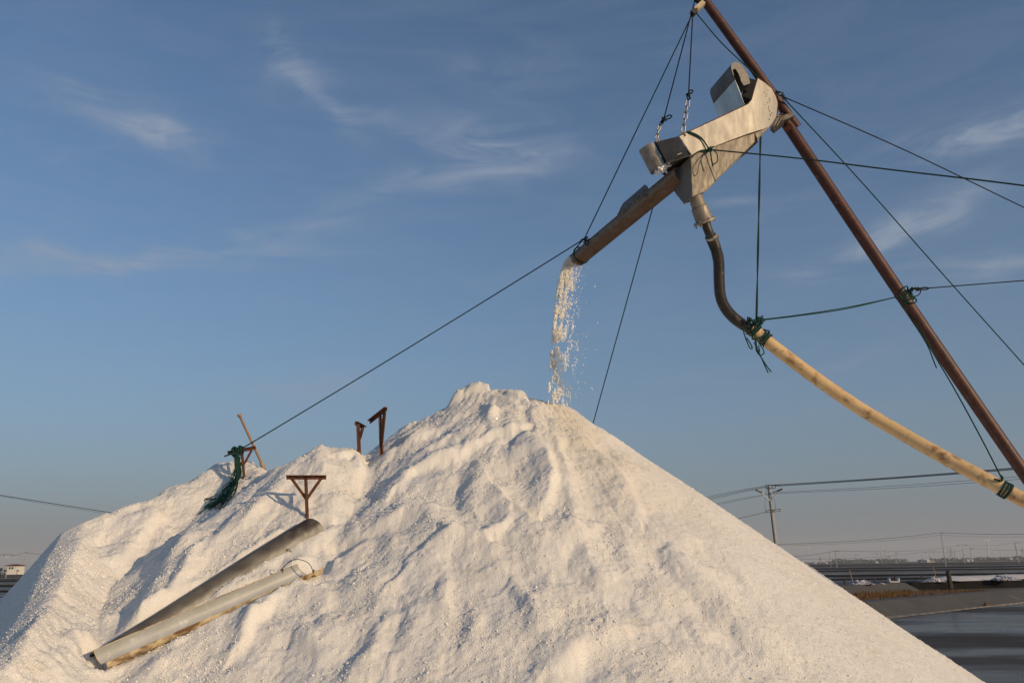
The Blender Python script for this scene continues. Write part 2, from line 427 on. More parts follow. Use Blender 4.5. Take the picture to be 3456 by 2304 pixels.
# ripples on the brine
nt = M['water'].node_tree
g = nt.nodes.new('ShaderNodeNewGeometry'); mp = nt.nodes.new('ShaderNodeMapping'); mp.inputs['Scale'].default_value = (0.35, 1.0, 1.0)
mp.inputs['Rotation'].default_value = (0, 0, math.radians(-25))
nt.links.new(g.outputs['Position'], mp.inputs['Vector'])
wn = nt.nodes.new('ShaderNodeTexNoise'); wn.inputs['Scale'].default_value = 5.0; wn.inputs['Detail'].default_value = 4
big = nt.nodes.new('ShaderNodeTexNoise'); big.inputs['Scale'].default_value = 0.35; big.inputs['Detail'].default_value = 3
for n in (wn, big): nt.links.new(mp.outputs[0], n.inputs['Vector'])
rr = nt.nodes.new('ShaderNodeMapRange'); rr.inputs['From Min'].default_value = 0.45; rr.inputs['From Max'].default_value = 0.62
nt.links.new(big.outputs[0], rr.inputs['Value'])
mu = nt.nodes.new('ShaderNodeMath'); mu.operation = 'MULTIPLY'; nt.links.new(wn.outputs[0], mu.inputs[0]); nt.links.new(rr.outputs[0], mu.inputs[1])
bn = nt.nodes.new('ShaderNodeBump'); bn.inputs['Distance'].default_value = 0.02; nt.links.new(mu.outputs[0], bn.inputs['Height'])
nt.links.new(bn.outputs[0], nt.nodes['Principled BSDF'].inputs['Normal'])

# ------------------------------------------------------------------ the salt heap
CREST = [(1915, 1384, 11.7), (1870, 1362, 11.6), (1740, 1326, 11.8), (1600, 1335, 12.0), (1480, 1390, 12.0), (1380, 1455, 11.9),
         (1290, 1512, 11.7), (1210, 1535, 11.5), (1100, 1515, 11.0), (980, 1578, 11.1), (900, 1592, 11.7),
         (800, 1553, 12.3), (700, 1604, 11.9), (600, 1653, 11.6), (480, 1698, 11.2), (390, 1732, 10.9), (298, 1758, 10.63)]
SPUR = [(298, 1758, 10.63), (255, 1850, 9.9), (220, 1955, 9.1), (155, 2073, 8.2), (75, 2180, 7.4), (-80, 2330, 6.6)]
SP3 = np.array(catmull([PY(*c) for c in SPUR], 6))
CP = np.array(catmull([PY(*c) for c in CREST], 6) + list(SP3))
SLOPE = 0.742
def base_z(x, y, full=False):
    x = np.asarray(x, float); y = np.asarray(y, float)
    best = np.full(x.shape, -9.0); arg = np.zeros(x.shape, int)
    for i, c in enumerate(CP):
        d = np.sqrt((x - c[0]) ** 2 + (y - c[1]) ** 2 + 0.012)
        z = c[2] + 0.07 - SLOPE * d
        m = z > best
        best = np.where(m, z, best); arg = np.where(m, i, arg)
    # behind the crest the heap drops away a little faster
    best = best - .35 * np.clip(y - CP[arg][..., 1] - .06, 0, 1.2)
    # the left flank is a fresh slide: one steep plane falling away from the spur
    bd = np.full(x.shape, 9e9); lim = np.full(x.shape, 9.0); sd_ = np.zeros(x.shape)
    ext = np.vstack([SP3[0] + np.array([-.9, 2.6, 0]), SP3])
    for i in range(len(ext) - 1):
        a, b = ext[i], ext[i + 1]; ux, uy = b[0] - a[0], b[1] - a[1]
        t = np.clip(((x - a[0]) * ux + (y - a[1]) * uy) / (ux * ux + uy * uy), 0, 1)
        dx, dy = x - a[0] - t * ux, y - a[1] - t * uy; d = dx * dx + dy * dy
        m = d < bd
        bd = np.where(m, d, bd); sd_ = np.where(m, ux * dy - uy * dx, sd_)
        lim = np.where(m, a[2] + (b[2] - a[2]) * t + .27 - 1.42 * np.sqrt(d), lim)
    best = np.where(sd_ < 0, np.minimum(best, lim), best)
    return (best, arg) if full else best
def hit(px, py, fn):
    r = ray(px, py); t = np.arange(5.0, 16.0, .008)
    k = np.nonzero(fn(CAM[0] + r[0] * t, CAM[1] + r[1] * t) >= CAM[2] + r[2] * t)[0]
    return CAM + r * (t[k[0]] if len(k) else 12.0)
def PH0(px, py): return hit(px, py, coarse_z)
_cx, _cy = np.arange(-11, 9, .08), np.arange(4, 19, .08)
_cz = base_z(*np.meshgrid(_cx, _cy))
def coarse_z(x, y):
    u = np.clip((x + 11) / .08, 0, len(_cx) - 1.001); v = np.clip((y - 4) / .08, 0, len(_cy) - 1.001)
    i, j = u.astype(int), v.astype(int); u, v = u - i, v - j
    return (_cz[j, i] * (1 - u) + _cz[j, i + 1] * u) * (1 - v) + (_cz[j + 1, i] * (1 - u) + _cz[j + 1, i + 1] * u) * v
# features on the slope: (points in the photograph, height, width on the left of the line, width on its right)
S = [
    ([(1718, 1335), (1790, 1372), (1802, 1440)], .07, .16, .05), ([(1640, 1385), (1662, 1400), (1650, 1450)], .10, .07, .05),
    ([(1755, 1461), (1656, 1480), (1560, 1534), (1482, 1563), (1395, 1600), (1350, 1662)], .11, .05, .16),
    ([(1695, 1480), (1722, 1512), (1740, 1485)], -.06, .06, .04),
    ([(1790, 1500), (1845, 1560), (1868, 1640), (1835, 1715)], .13, .05, .15), ([(1740, 1590), (1750, 1650), (1765, 1710)], -.05, .07, .05), ([(1700, 1350), (1740, 1385), (1735, 1440)], .07, .09, .14), ([(1655, 1470), (1690, 1465), (1730, 1450)], -.05, .06, .05),
    ([(1780, 1742), (1830, 1770), (1890, 1772)], -.09, .10, .05),
    ([(1640, 1545), (1605, 1610), (1580, 1690), (1592, 1735)], .07, .13, .07), ([(1570, 1610), (1548, 1670)], -.03, .06, .08),
    ([(1677, 1664), (1706, 1712), (1751, 1754), (1822, 1792), (1905, 1794)], .10, .04, .20),
    ([(1640, 1830), (1700, 1795), (1712, 1770)], .06, .14, .04),
    ([(1465, 1842), (1532, 1832), (1635, 1828)], .08, .16, .05), ([(1200, 1826), (1283, 1790), (1366, 1757), (1432, 1764), (1468, 1800)], .10, .16, .05),
    ([(1390, 1921), (1440, 1880), (1529, 1840), (1640, 1845)], .10, .06, .20), ([(1430, 1900), (1520, 1890)], -.05, .1, .1),
    ([(1985, 1905), (2019, 1950), (2025, 1985)], .06, .12, .09), ([(2049, 2005), (2120, 2080), (2195, 2150)], -.07, .06, .10),
    ([(1800, 2080), (1827, 2127), (1850, 2160)], .06, .11, .09), ([(1690, 1997), (1774, 2082)], -.06, .05, .09), ([(1720, 1990), (1800, 2070)], .05, .08, .05),
    ([(1529, 1936), (1537, 2051), (1562, 2115)], -.07, .08, .05), ([(1500, 1940), (1505, 2060)], .05, .1, .06), ([(1590, 2090), (1600, 2170)], .05, .08, .06),
    ([(1866, 2281), (1965, 2192), (2111, 2145)], .07, .20, .05),
    ([(2100, 1760), (2233, 1921), (2394, 2074), (2501, 2173), (2660, 2310)], -.09, .06, .10), ([(2180, 1780), (2330, 1925), (2480, 2060), (2620, 2190)], .05, .10, .18),
    ([(2060, 1540), (2120, 1580), (2250, 1665), (2370, 1750), (2450, 1825)], -.035, .05, .07),
    ([(1960, 1480), (2040, 1560), (2120, 1650), (2152, 1748)], .06, .06, .14), ([(1930, 1500), (1990, 1620), (2020, 1740), (2060, 1860)], -.06, .07, .08),
    ([(1880, 1440), (1900, 1560), (1925, 1700), (1950, 1830)], .05, .07, .09),
    # left side: gully in shade, its bright right bank, long runs down to the left
    ([(650, 1735), (575, 1800), (514, 1865), (470, 1955), (400, 2070), (300, 2190)], -.09, .10, .20),
    ([(715, 1760), (650, 1815), (590, 1890), (562, 1935), (480, 2080)], .13, .16, .07), ([(690, 1850), (640, 1910), (615, 1972)], .10, .05, .09),
    ([(520, 1760), (450, 1830), (400, 1890)], .08, .08, .12), ([(430, 1800), (350, 1880), (300, 1980), (190, 2110)], -.05, .09, .07),
    ([(345, 1762), (262, 1850), (225, 1955), (160, 2073), (80, 2175)], .05, .05, .16),
    ([(760, 1700), (690, 1780), (640, 1830)], -.08, .07, .09), ([(860, 1700), (780, 1780), (700, 1870), (600, 2000), (500, 2110)], .07, .08, .08),
    ([(960, 1640), (880, 1720), (800, 1800)], .08, .07, .09), ([(1000, 1680), (930, 1750), (880, 1800)], -.07, .07, .06),
    ([(920, 1610), (860, 1650), (790, 1690)], .08, .10, .06),
    ([(1102, 1512), (1080, 1545)], .06, .08, .08), ([(1150, 1545), (1200, 1560), (1215, 1600)], .10, .10, .05), ([(1060, 1570), (1110, 1610)], .08, .09, .07),
    ([(1240, 1560), (1240, 1620), (1215, 1660)], -.08, .08, .06), ([(1300, 1545), (1360, 1520), (1430, 1470), (1500, 1440)], .08, .05, .12),
    ([(1380, 1530), (1460, 1480), (1540, 1430)], -.05, .06, .07), ([(1400, 1560), (1500, 1500), (1600, 1470)], .06, .06, .08),
    ([(1102, 1897), (1170, 1850), (1240, 1808)], -.07, .09, .05), ([(1130, 1910), (1230, 1860), (1300, 1830)], .05, .07, .12),
    ([(920, 2050), (850, 2120), (800, 2200)], .12, .05, .10), ([(930, 2160), (1000, 2160), (1100, 2235)], .10, .10, .05), ([(700, 2220), (830, 2190), (900, 2150)], -.05, .09, .07),
    ([(1000, 2000), (1080, 2060), (1120, 2160)], .06, .10, .08), ([(1150, 2000), (1250, 2010), (1330, 2080)], .05, .14, .06), ([(1280, 2130), (1260, 2220), (1180, 2300)], .07, .10, .06),
    ([(1400, 2080), (1370, 2200)], .05, .10, .08), ([(560, 2250), (480, 2290)], .06, .08, .08), ([(350, 2100), (260, 2180), (150, 2260)], .07, .08, .07),
    ([(200, 2180), (100, 2270)], -.06, .06, .06), ([(180, 2080), (90, 2200), (20, 2290)], .08, .09, .06),
    ([(1030, 1500), (1100, 1505), (1140, 1520)], .05, .1, .1),
]
STROKES = []
for pts, a, wl, wr in S:
    STROKES.append((np.array([PH0(*p)[:2] for p in pts]), a * (1.2 if a > 0 else .6), wl * (1 if a > 0 else 1.25), wr * (1 if a > 0 else 1.25)))
BLOCK = [PY(1528, 1330, 12.0)[:2], PY(1652, 1330, 12.0)[:2]]
SPX = np.array([PY(*c)[:2] for c in SPUR])
GUT = [(np.array([PH0(1060, 1790), PH0(322, 2222)]), .13), (np.array([PH0(1052, 1940), PH0(352, 2256)]), .15)]
def cells(x, y, seed):             # distance to the nearest scattered point, 0 at the points
    xi, yi = np.floor(x), np.floor(y); best = np.full(x.shape, 9.0)
    for ox in (-1, 0, 1):
        for oy in (-1, 0, 1):
            cx, cy = xi + ox, yi + oy
            px_ = cx + _h(cx, cy, seed) / 4294967296.0; py_ = cy + _h(cx, cy, seed + 9) / 4294967296.0
            best = np.minimum(best, (x - px_) ** 2 + (y - py_) ** 2)
    return np.sqrt(best)
def detail_z(x, y, z0, arg):
    wx = 0.06 * fbm(x * 2.6, y * 2.6, 11, 3); wy = 0.06 * fbm(x * 2.6, y * 2.6, 12, 3)
    xx, yy = x + wx, y + wy
    dz = np.zeros_like(x)
    for P, a, wl, wr in STROKES:
        m = 3.2 * max(wl, wr)
        lo, hi = P.min(0) - m, P.max(0) + m
        k = np.nonzero((xx > lo[0]) & (xx < hi[0]) & (yy > lo[1]) & (yy < hi[1]))[0]
        if not len(k): continue
        qx, qy = xx[k], yy[k]
        bd = np.full(len(k), 9e9); bs = np.zeros(len(k)); bt = np.zeros(len(k)); n = len(P) - 1
        for i in range(n):
            ax, ay = P[i]; bx, by = P[i + 1]
            ux, uy = bx - ax, by - ay; L2 = ux * ux + uy * uy + 1e-9
            t = np.clip(((qx - ax) * ux + (qy - ay) * uy) / L2, 0, 1)
            dx, dy = qx - ax - t * ux, qy - ay - t * uy
            d = dx * dx + dy * dy
            mm = d < bd
            bd = np.where(mm, d, bd); bs = np.where(mm, ux * dy - uy * dx, bs); bt = np.where(mm, (i + t) / n, bt)
        w = np.where(bs > 0, wl, wr)
        dz[k] += a * np.exp(-bd / (1.75 * w * w)) * (0.55 + 0.45 * np.sin(math.pi * np.clip(bt, 0.02, 0.98)))
    # along / down-slope coordinates give the runs and fans their direction
    c = CP[np.clip(arg, 0, len(CP) - 1)]
    th = np.arctan2(x - c[:, 0], -(y - c[:, 1])); r = np.hypot(x - c[:, 0], y - c[:, 1])
    along = arg * 0.055 + th * 1.8
    smooth = sstep(0.9, 2.3, x + 0.35 * (y - 10))
    sx_ = np.interp(y, SPX[::-1, 1], SPX[::-1, 0])
    lft = sstep(sx_ + .12, sx_ - .10, x + .10 * fbm(x * 3, y * 3, 14, 2)) * (y < 11.0)
    calm = np.clip(1 - 0.72 * smooth - 0.85 * lft, 0.12, 1)
    dz += calm * 0.075 * fbm(xx * 1.25, yy * 1.6, 3, 3)
    lw = np.clip(.62 + 1.2 * fbm(x * .8, y * .8, 71, 2), .15, 1) * calm * (1 - .55 * sstep(8.6, 7.4, y))
    qx = x + .22 * fbm(x * 1.9, y * 1.9, 72, 3); qy = y + .22 * fbm(x * 1.9, y * 1.9, 73, 3)
    dz += lw * .135 * (.45 - np.minimum(cells(qx * 1.9, qy * 1.75, 5), .9) ** 1.25)
    dz += lw * .030 * (.45 - cells(qx * 4.6, qy * 4.2, 6))
    rid = 1 - np.abs(fbm(xx * 2.3 + 5, yy * 2.8, 21, 3)) * 2.2
    dz += calm * 0.020 * rid
    dz += (0.08 + 0.92 * calm) * 0.018 * fbm(along * 3.2, r * 0.9, 31, 3)
    dz += 0.006 * fbm(along * 9, r * 1.6, 33, 2)
    clump = np.clip(fbm(x * 1.3, y * 1.3, 41, 3) * 1.4 + 0.45, 0, 1) * calm
    b1 = np.abs(pn(x * 9, y * 10, 51)); b2 = np.abs(pn(x * 17, y * 19, 53))
    dz += clump * (0.016 * (b1 - .25) + 0.012 * (b2 - .25))
    g1 = pn(x * 24, y * 26, 61)
    dz += (0.35 + 0.65 * calm) * (1 - 0.7 * lft) * 0.008 * g1
    for P, w in GUT:             # the gutters have settled into the salt
        (ax, ay, az_), (bx, by, bz_) = P
        ux, uy = bx - ax, by - ay
        t = np.clip(((x - ax) * ux + (y - ay) * uy) / (ux * ux + uy * uy), -.02, 1.02)
        d = np.hypot(x - ax - t * ux, y - ay - t * uy)
        k = np.exp(-(d / w) ** 4)
        dz = dz * (1 - k) + k * (az_ + (bz_ - az_) * t - .02 + .012 * pn(x * 9, y * 9, 95) - z0) + .06 * np.exp(-((d - w * 1.25) / .06) ** 2) * np.clip(fbm(x * 3, y * 3, 91, 2) + .3, 0, 1)
    # hardened block standing on the crest
    (ax, ay), (bx, by) = BLOCK
    inside = sstep(ax - .12, ax + .10, x) * (1 - sstep(bx - .012, bx + .012, x)) * sstep(ay - .16, ay - .11, y) * (1 - sstep(ay + .3, ay + .5, y))
    dz += inside * (0.16 + 0.03 * pn(x * 6, y * 6, 77) - 0.08 * sstep(ax, bx, x) + .25 * np.clip(y - ay + .1, 0, .4))
    dz -= 0.055 * np.exp(-(((x - PY(1788, 1345, 11.7)[0]) / .06) ** 2 + ((y - 11.65) / .4) ** 2))
    return dz
def spans(*seg):
    out = []
    for a, b, s in seg:
        out.append(np.arange(a, b, s))
    return np.concatenate(out + [np.array([seg[-1][1]])])
xs = spans((-11.0, -7.4, .07), (-7.4, -6.2, .03), (-6.2, 5.4, .0195), (5.4, 8.2, .035))
ys = spans((4.6, 6.0, .05), (6.0, 12.45, .0185), (12.45, 13.2, .035), (13.2, 19.2, .09))
GX, GY = np.meshgrid(xs, ys)
fx, fy = GX.ravel(), GY.ravel()
z0, arg = base_z(fx, fy, True)
live = z0 > -0.75
dzf = np.zeros_like(fx)
dzf[live] = detail_z(fx[live], fy[live], z0[live], arg[live])
fz = z0 + dzf + np.where(live, RNG.normal(0, 0.0034, len(fx)), 0)
fz = np.maximum(fz, -0.72)
NX, NYY = len(xs), len(ys)
ZG = fz.reshape(NYY, NX)
def surf_z(x, y):
    i = np.clip(np.searchsorted(xs, x) - 1, 0, NX - 2); j = np.clip(np.searchsorted(ys, y) - 1, 0, NYY - 2)
    u = np.clip((x - xs[i]) / (xs[i + 1] - xs[i]), 0, 1); v = np.clip((y - ys[j]) / (ys[j + 1] - ys[j]), 0, 1)
    return (ZG[j, i] * (1 - u) + ZG[j, i + 1] * u) * (1 - v) + (ZG[j + 1, i] * (1 - u) + ZG[j + 1, i + 1] * u) * v
def PH(px, py): return hit(px, py, surf_z)

def np_mesh(name, V, quads, material, parent=None, smooth=True):
    me = bpy.data.meshes.new(name)
    nv, nf = len(V), len(quads); k = quads.shape[1]
    me.vertices.add(nv); me.vertices.foreach_set('co', np.asarray(V, np.float32).ravel())
    me.loops.add(nf * k); me.loops.foreach_set('vertex_index', quads.astype(np.int32).ravel())
    me.polygons.add(nf); me.polygons.foreach_set('loop_start', (np.arange(nf) * k).astype(np.int32))
    me.polygons.foreach_set('use_smooth', np.full(nf, smooth))
    me.update(calc_edges=True); me.validate()
    me.materials.append(material)
    ob = bpy.data.objects.new(name, me); COL.objects.link(ob)
    if parent is not None: ob.parent = parent
    return ob
idx = np.arange(NX * NYY).reshape(NYY, NX)
Q = np.stack([idx[:-1, :-1], idx[:-1, 1:], idx[1:, 1:], idx[1:, :-1]], -1).reshape(-1, 4)
Q = Q[(fz[Q] > -0.6).any(1)]
used = np.unique(Q); remap = np.full(NX * NYY, -1); remap[used] = np.arange(len(used))
HV = np.stack([fx, fy, fz], 1)
heap = np_mesh('salt_heap', HV[used], remap[Q], M['salt'])
# fresh salt still damp and yellowish where the stream lands and slides
(ax, ay, _), (bx, by, _) = PH0(1890, 1385), PH0(2080, 1640)
hx_, hy_ = HV[used][:, 0], HV[used][:, 1]
t_ = np.clip(((hx_ - ax) * (bx - ax) + (hy_ - ay) * (by - ay)) / ((bx - ax) ** 2 + (by - ay) ** 2), 0, 1)
d_ = np.hypot(hx_ - ax - t_ * (bx - ax), hy_ - ay - t_ * (by - ay))
dmp = np.exp(-(d_ / (.22 + .45 * t_)) ** 2) * (1 - .65 * t_) * np.clip(.8 + .7 * fbm(hx_ * 4, hy_ * 4, 88, 3), 0, 1)
cx_, cy_, _ = PH0(1785, 1745)
dmp = np.maximum(dmp, .8 * np.exp(-((hx_ - cx_) ** 2 / .02 + (hy_ - cy_) ** 2 / .01)) * np.clip(.6 + fbm(hx_ * 9, hy_ * 9, 89, 2), 0, 1))
heap.data.attributes.new('dirt', 'FLOAT', 'POINT').data.foreach_set('value', np.clip(dmp, 0, 1).astype(np.float32))
tag(heap, 'huge white heap of coarse sea salt rising to a lumpy peak', 'salt heap')

# loose crumbs and glinting crystals lying on the heap
def lumps(cent, size, seed, elong=None):
    n = len(cent); rg = np.random.default_rng(seed)
    cube = np.array([(i, j, k) for k in (-1, 1) for (i, j) in ((-1, -1), (1, -1), (1, 1), (-1, 1))], float) * .58
    V = cube[None] * (1 + rg.uniform(-.35, .35, (n, 8, 3)))
    ax = rg.normal(size=(n, 3)); ax /= np.linalg.norm(ax, axis=1, keepdims=True); an = rg.uniform(0, 6.28, n)
    c, s = np.cos(an)[:, None, None], np.sin(an)[:, None, None]
    A = np.broadcast_to(ax[:, None, :], V.shape)
    V = V * c + np.cross(A, V) * s + A * (A * V).sum(-1, keepdims=True) * (1 - c)
    V = V * size[:, None, None]
    if elong is not None: V[:, :, 2] *= elong[:, None]
    V = V + cent[:, None, :]
    fq = np.array([(3, 2, 1, 0), (4, 5, 6, 7), (0, 1, 5, 4), (1, 2, 6, 5), (2, 3, 7, 6), (3, 0, 4, 7)])
    F = (fq[None] + 8 * np.arange(n)[:, None, None]).reshape(-1, 4)
    return V.reshape(-1, 3), F
def pick(n, seed, power):
    rg = np.random.default_rng(seed)
    x = rg.uniform(-7.2, 6.2, n * 6); y = rg.uniform(6.0, 12.6, n * 6)
    z = surf_z(x, y)
    w = np.clip(0.25 + 0.9 * fbm(x * 1.5, y * 1.5, 41, 3) * 1.4, 0.04, 1) ** power
    w *= np.clip(1 - 0.8 * sstep(0.9, 2.6, x + .35 * (y - 10)) - 0.8 * sstep(-4.8, -5.6, x), .12, 1)
    w *= (z > .15)
    k = np.nonzero(rg.uniform(size=len(x)) < w)[0][:n]
    return np.stack([x[k], y[k], z[k]], 1), rg
c, rg = pick(60000, 5, .9)
sz = np.exp(rg.normal(math.log(.0044), .38, len(c))).clip(.0025, .016)
c[:, 2] += sz * .35
V_, F_ = lumps(c, sz, 6)
stuff(np_mesh('salt_crumbs', V_, F_, M['crumb'], heap, smooth=False))
c, rg = pick(4000, 15, 0.25)
sz = rg.uniform(.002, .005, len(c)); c[:, 2] += sz * .7
V_, F_ = lumps(c, sz, 16)
stuff(np_mesh('salt_crystals', V_, F_, M['crystal'], heap, smooth=False))

# ------------------------------------------------------------------ ground, ponds, banks
def sheet_obj(name, ring, z, m):
    b = MB(); b.add([(p[0], p[1], z) for p in ring], [tuple(range(len(ring)))])
    return struct(b.build(name, m))
sheet_obj('ground', [(-9000, -9000), (9000, -9000), (9000, 9000), (-9000, 9000)], -0.70, M['ground'])
ZW = -0.45
sheet_obj('water', [(-900, 8), (900, 8), (1400, 1150), (-1400, 1150)], ZW, M['water'])
yb = MB()
yr = [(-60, -40), (6.6, -40), (6.6, 19), (-60, 19)]
yo = [(-61, -41), (7.3, -41), (7.3, 19.7), (-61, 19.7)]
yb.add([(x, y, 0.0) for x, y in yr] + [(x, y, -0.8) for x, y in yo],
       [(0, 1, 2, 3), (1, 0, 4, 5), (2, 1, 5, 6), (3, 2, 6, 7), (0, 3, 7, 4)])
struct(yb.build('yard_ground', M['yard']))

def bank(name, line, ztop, half, run, m, zb=-0.72, jag=0.0, seed=1):
    """a dyke along the line: flat top of width 2*half, sloped sides"""
    P = [np.array(p[:2], float) for p in line]
    P = [np.array(q[:2]) for q in catmull([np.array([p[0], p[1], 0]) for p in P], 5)] if len(P) > 2 else [P[0] + (P[1] - P[0]) * k / 24 for k in range(25)]
    rows = []
    for i, p in enumerate(P):
        d = P[min(i + 1, len(P) - 1)] - P[max(i - 1, 0)]; d = d / np.linalg.norm(d); nn = np.array([-d[1], d[0]])
        j = jag * float(pn(np.array([i * .37]), np.array([seed * 1.7]), 5)[0])
        rows.append([(*(p - nn * (half + run)), zb), (*(p - nn * half), ztop + j), (*(p + nn * half), ztop + j), (*(p + nn * (half + run)), zb)])
    b = MB().sheet(rows)
    return struct(b.build(name, m))
# near bank of the pond right of the heap (its water edge and crest follow the photograph)
e0, e1 = PG(3021, 2082, ZW), PG(3456, 2034, ZW)
c0, c1 = PG(2940, 2029, .1), PG(3456, 1985, .1)
def along(a, b, t): return a + (b - a) * t
nb = MB(); rows = []
for i in range(61):
    t = -2.2 + 5.2 * i / 60
    e, cc = along(e0, e1, t), along(c0, c1, t)
    out = nz(np.array([cc[0] - e[0], cc[1] - e[1], 0]))
    w = 0.10 * float(fbm(np.array([t * 9]), np.array([.3]), 8, 3)[0])
    rows.append([e - out * .5 + np.array([0, 0, -.3]), e + out * w, cc + np.array([0, 0, w * .25]), cc + out * 1.2 + np.array([0, 0, .02]), cc + out * 2.0 + np.array([0, 0, -.5])])
nb.sheet(rows); struct(nb.build('pond_bank', M['liner_grey'], smooth=False))
# pale salt scum along the water's edge, and a mud flat before it
sb = MB(); rows = []
for i in range(81):
    t = -1.2 + 3.4 * i / 80
    e = along(e0, e1, t); o = nz(np.array([along(c0, c1, t)[0] - e[0], along(c0, c1, t)[1] - e[1], 0]))
    wd = 0.28 * sstep(.95, .2, t) + 0.03 + 0.12 * float(pn(np.array([t * 22.0]), np.array([.7]), 3)[0])
    rows.append([e - o * wd + np.array([0, 0, .012]), e + o * .06 + np.array([0, 0, .05])])
sb.sheet(rows); struct(sb.build('waterline_crust', M['scum']))
# ground behind the first bank, then the second embankment with its black liner wall
lv = MB(); lv.add([(8, 30, .03), (26, 34, .03), (60, 58, .03), (80, 90, .03), (10, 60, .03)], [(0, 1, 2, 3, 4)])
def wallseg(name, a, b, zt, zb, m, inset, th=3.0):
    """an embankment whose face runs from a to b (plan points of the crest), foot nearer by inset"""
    A, B = np.array(a[:2]), np.array(b[:2]); d = nz(B - A); nn = np.array([d[1], -d[0]])
    if nn @ (np.array([0, 0]) - A) < 0: nn = -nn
    rows = []
    for k in range(21):
        p = A + (B - A) * k / 20
        rows.append([(*(p + nn * inset), zb), (*p, zt), (*(p - nn * th), zt + .004), (*(p - nn * (th + .8)), zb)])
    return struct(MB().sheet(rows).build(name, m))
wl0, wc, wr = PG(2700, 1981, .5), PG(3054, 1965, .5), PG(3600, 1952, .5)
gr_ = MB(); rows = []
for i in range(41):
    t = -2.0 + 4.4 * i / 40
    cc = along(c0, c1, t); o = nz(np.array([cc[0] - along(e0, e1, t)[0], cc[1] - along(e0, e1, t)[1], 0]))
    rows.append([cc + o * 1.0 + np.array([0, 0, -.02]), cc + o * 22 + np.array([0, 0, -.1])])
gr_.sheet(rows); struct(gr_.build('marsh_ground', M['ground']))
wallseg('embankment', wl0, wc, .5, -.1, M['liner_grey'], 1.2)
wallseg('embankment', wc + np.array([.05, .05, 0]), wr, .5, -.1, M['liner_black'], .25)
# salt lying beyond the wall at the right
s0, s1 = PG(3205, 1960, .52), PG(3640, 1944, .52)
rows = []
for i in range(33):
    t = i / 32
    p = along(s0, s1, t); h = .10 * math.sin(math.pi * min(t * 5, .5)) + .03 * float(pn(np.array([t * 12]), np.array([.1]), 9)[0])
    rows.append([p + np.array([.3, -.6, 0]), p + np.array([0, .0, h + .04]), p + np.array([-.2, 1.6, h * 1.4 + .10]), p + np.array([-.4, 3.2, -.02])])
tag(MB().sheet(rows).build('salt_ridge', M['salt_far'], smooth=True), 'long low white ridge of salt behind the black pond wall', 'salt ridge')
# far dykes between the brine ponds
DY = [(63, -.26, .4, M['liner_black'], .02), (77, -.25, .5, M['liner_black'], .03), (104, -.24, .6, M['liner_black'], .03), (133, -.16, 1.1, M['liner_black'], .03),
      (172, -.22, .8, M['liner_grey'], .03), (205, -.15, 1.5, M['liner_black'], .04), (262, -.08, 2.2, M['liner_black'], .05), (330, -.12, 2.5, M['liner_grey'], .05),
      (430, -.05, 3, M['liner_black'], .05), (470, .1, 4, M['liner_grey'], .05), (640, .2, 5, M['liner_black'], .06), (880, .3, 7, M['liner_grey'], .06)]
for i, (y, zt, hw, m, jg) in enumerate(DY):
    sl = (-.06, .02, .10, -.06, .09, -.05, .06, -.08, .05, .0, .04, 0)[i]
    if y < 80:
        line = [(26, y - .3), (60, y + 2 + 30 * sl), (120, y + 4 + 60 * sl)]
        if y > 66: line = [(20, y), (60, y + 1), (150, y + 6)]
    else:
        line = [(-y * 1.6, y - y * 1.3 * sl), (-y * .5, y - y * .4 * sl), (y * .2, y), (y * .7, y + y * .5 * sl), (y * 1.8, y + y * 1.4 * sl)]
    bank('dyke', line, zt, hw * .45, hw * .7 + .4, m, jag=jg, seed=i + 2)
# dry grass on the strip between the two banks
gv, gf = [], []
rg = np.random.default_rng(3)
for k in range(5200):
    px = rg.uniform(2860, 3330); lo_, hi_ = 2036 - (px - 2940) * .085, 1999 - (px - 2940) * .012
    if px > 3060: hi_ = 1994
    py = rg.uniform(min(lo_, hi_) , max(lo_, hi_) - 3)
    p = PG(px, py, .0)
    h = rg.uniform(.12, .30) * (1.0 if px < 3080 else .6); w = rg.uniform(.015, .04); a = rg.uniform(0, 3.14); l = rg.normal(0, .07, 2)
    o = len(gv)
    gv += [(p[0] - w * math.cos(a), p[1] - w * math.sin(a), -.06), (p[0] + w * math.cos(a), p[1] + w * math.sin(a), -.06), (p[0] + l[0], p[1] + l[1], h)]
    gf.append((o, o + 1, o + 2))
b = MB(); b.v = gv; b.f = gf
g_ = stuff(b.build('dry_grass', M['dry_grass'])); g_['label'] = 'brown dry grass on the strip between the pond banks'

# ------------------------------------------------------------------ separator hopper
AZ_W = math.radians(-14)
W_ = np.array([math.sin(AZ_W), math.cos(AZ_W), 0.0])
E1 = np.array([math.cos(AZ_W), -math.sin(AZ_W), 0.0])
TL = math.radians(25)
A_ = -E1 * math.cos(TL) - np.array([0, 0, 1]) * math.sin(TL)      # down the tray, to the left
N_ = np.array([0, 0, 1]) * math.cos(TL) - E1 * math.sin(TL)       # up from the tray
K1 = PD(2291, 460, 10.0)
def H(a, w, n): return K1 + A_ * a + W_ * w + N_ * n
hop = root('salt_separator', H(-.02, .26, -.7), 'grey sheet metal salt separator with a funnel, hung beside the boom', 'separator')
WID = .60
def hp(px, py, dd=0.0):
    """pixel -> point in the plane of the near wall (shifted back by dd)"""
    r = ray(px, py); p0 = K1 + W_ * dd
    return CAM + r * ((p0 - CAM) @ W_ / (r @ W_))
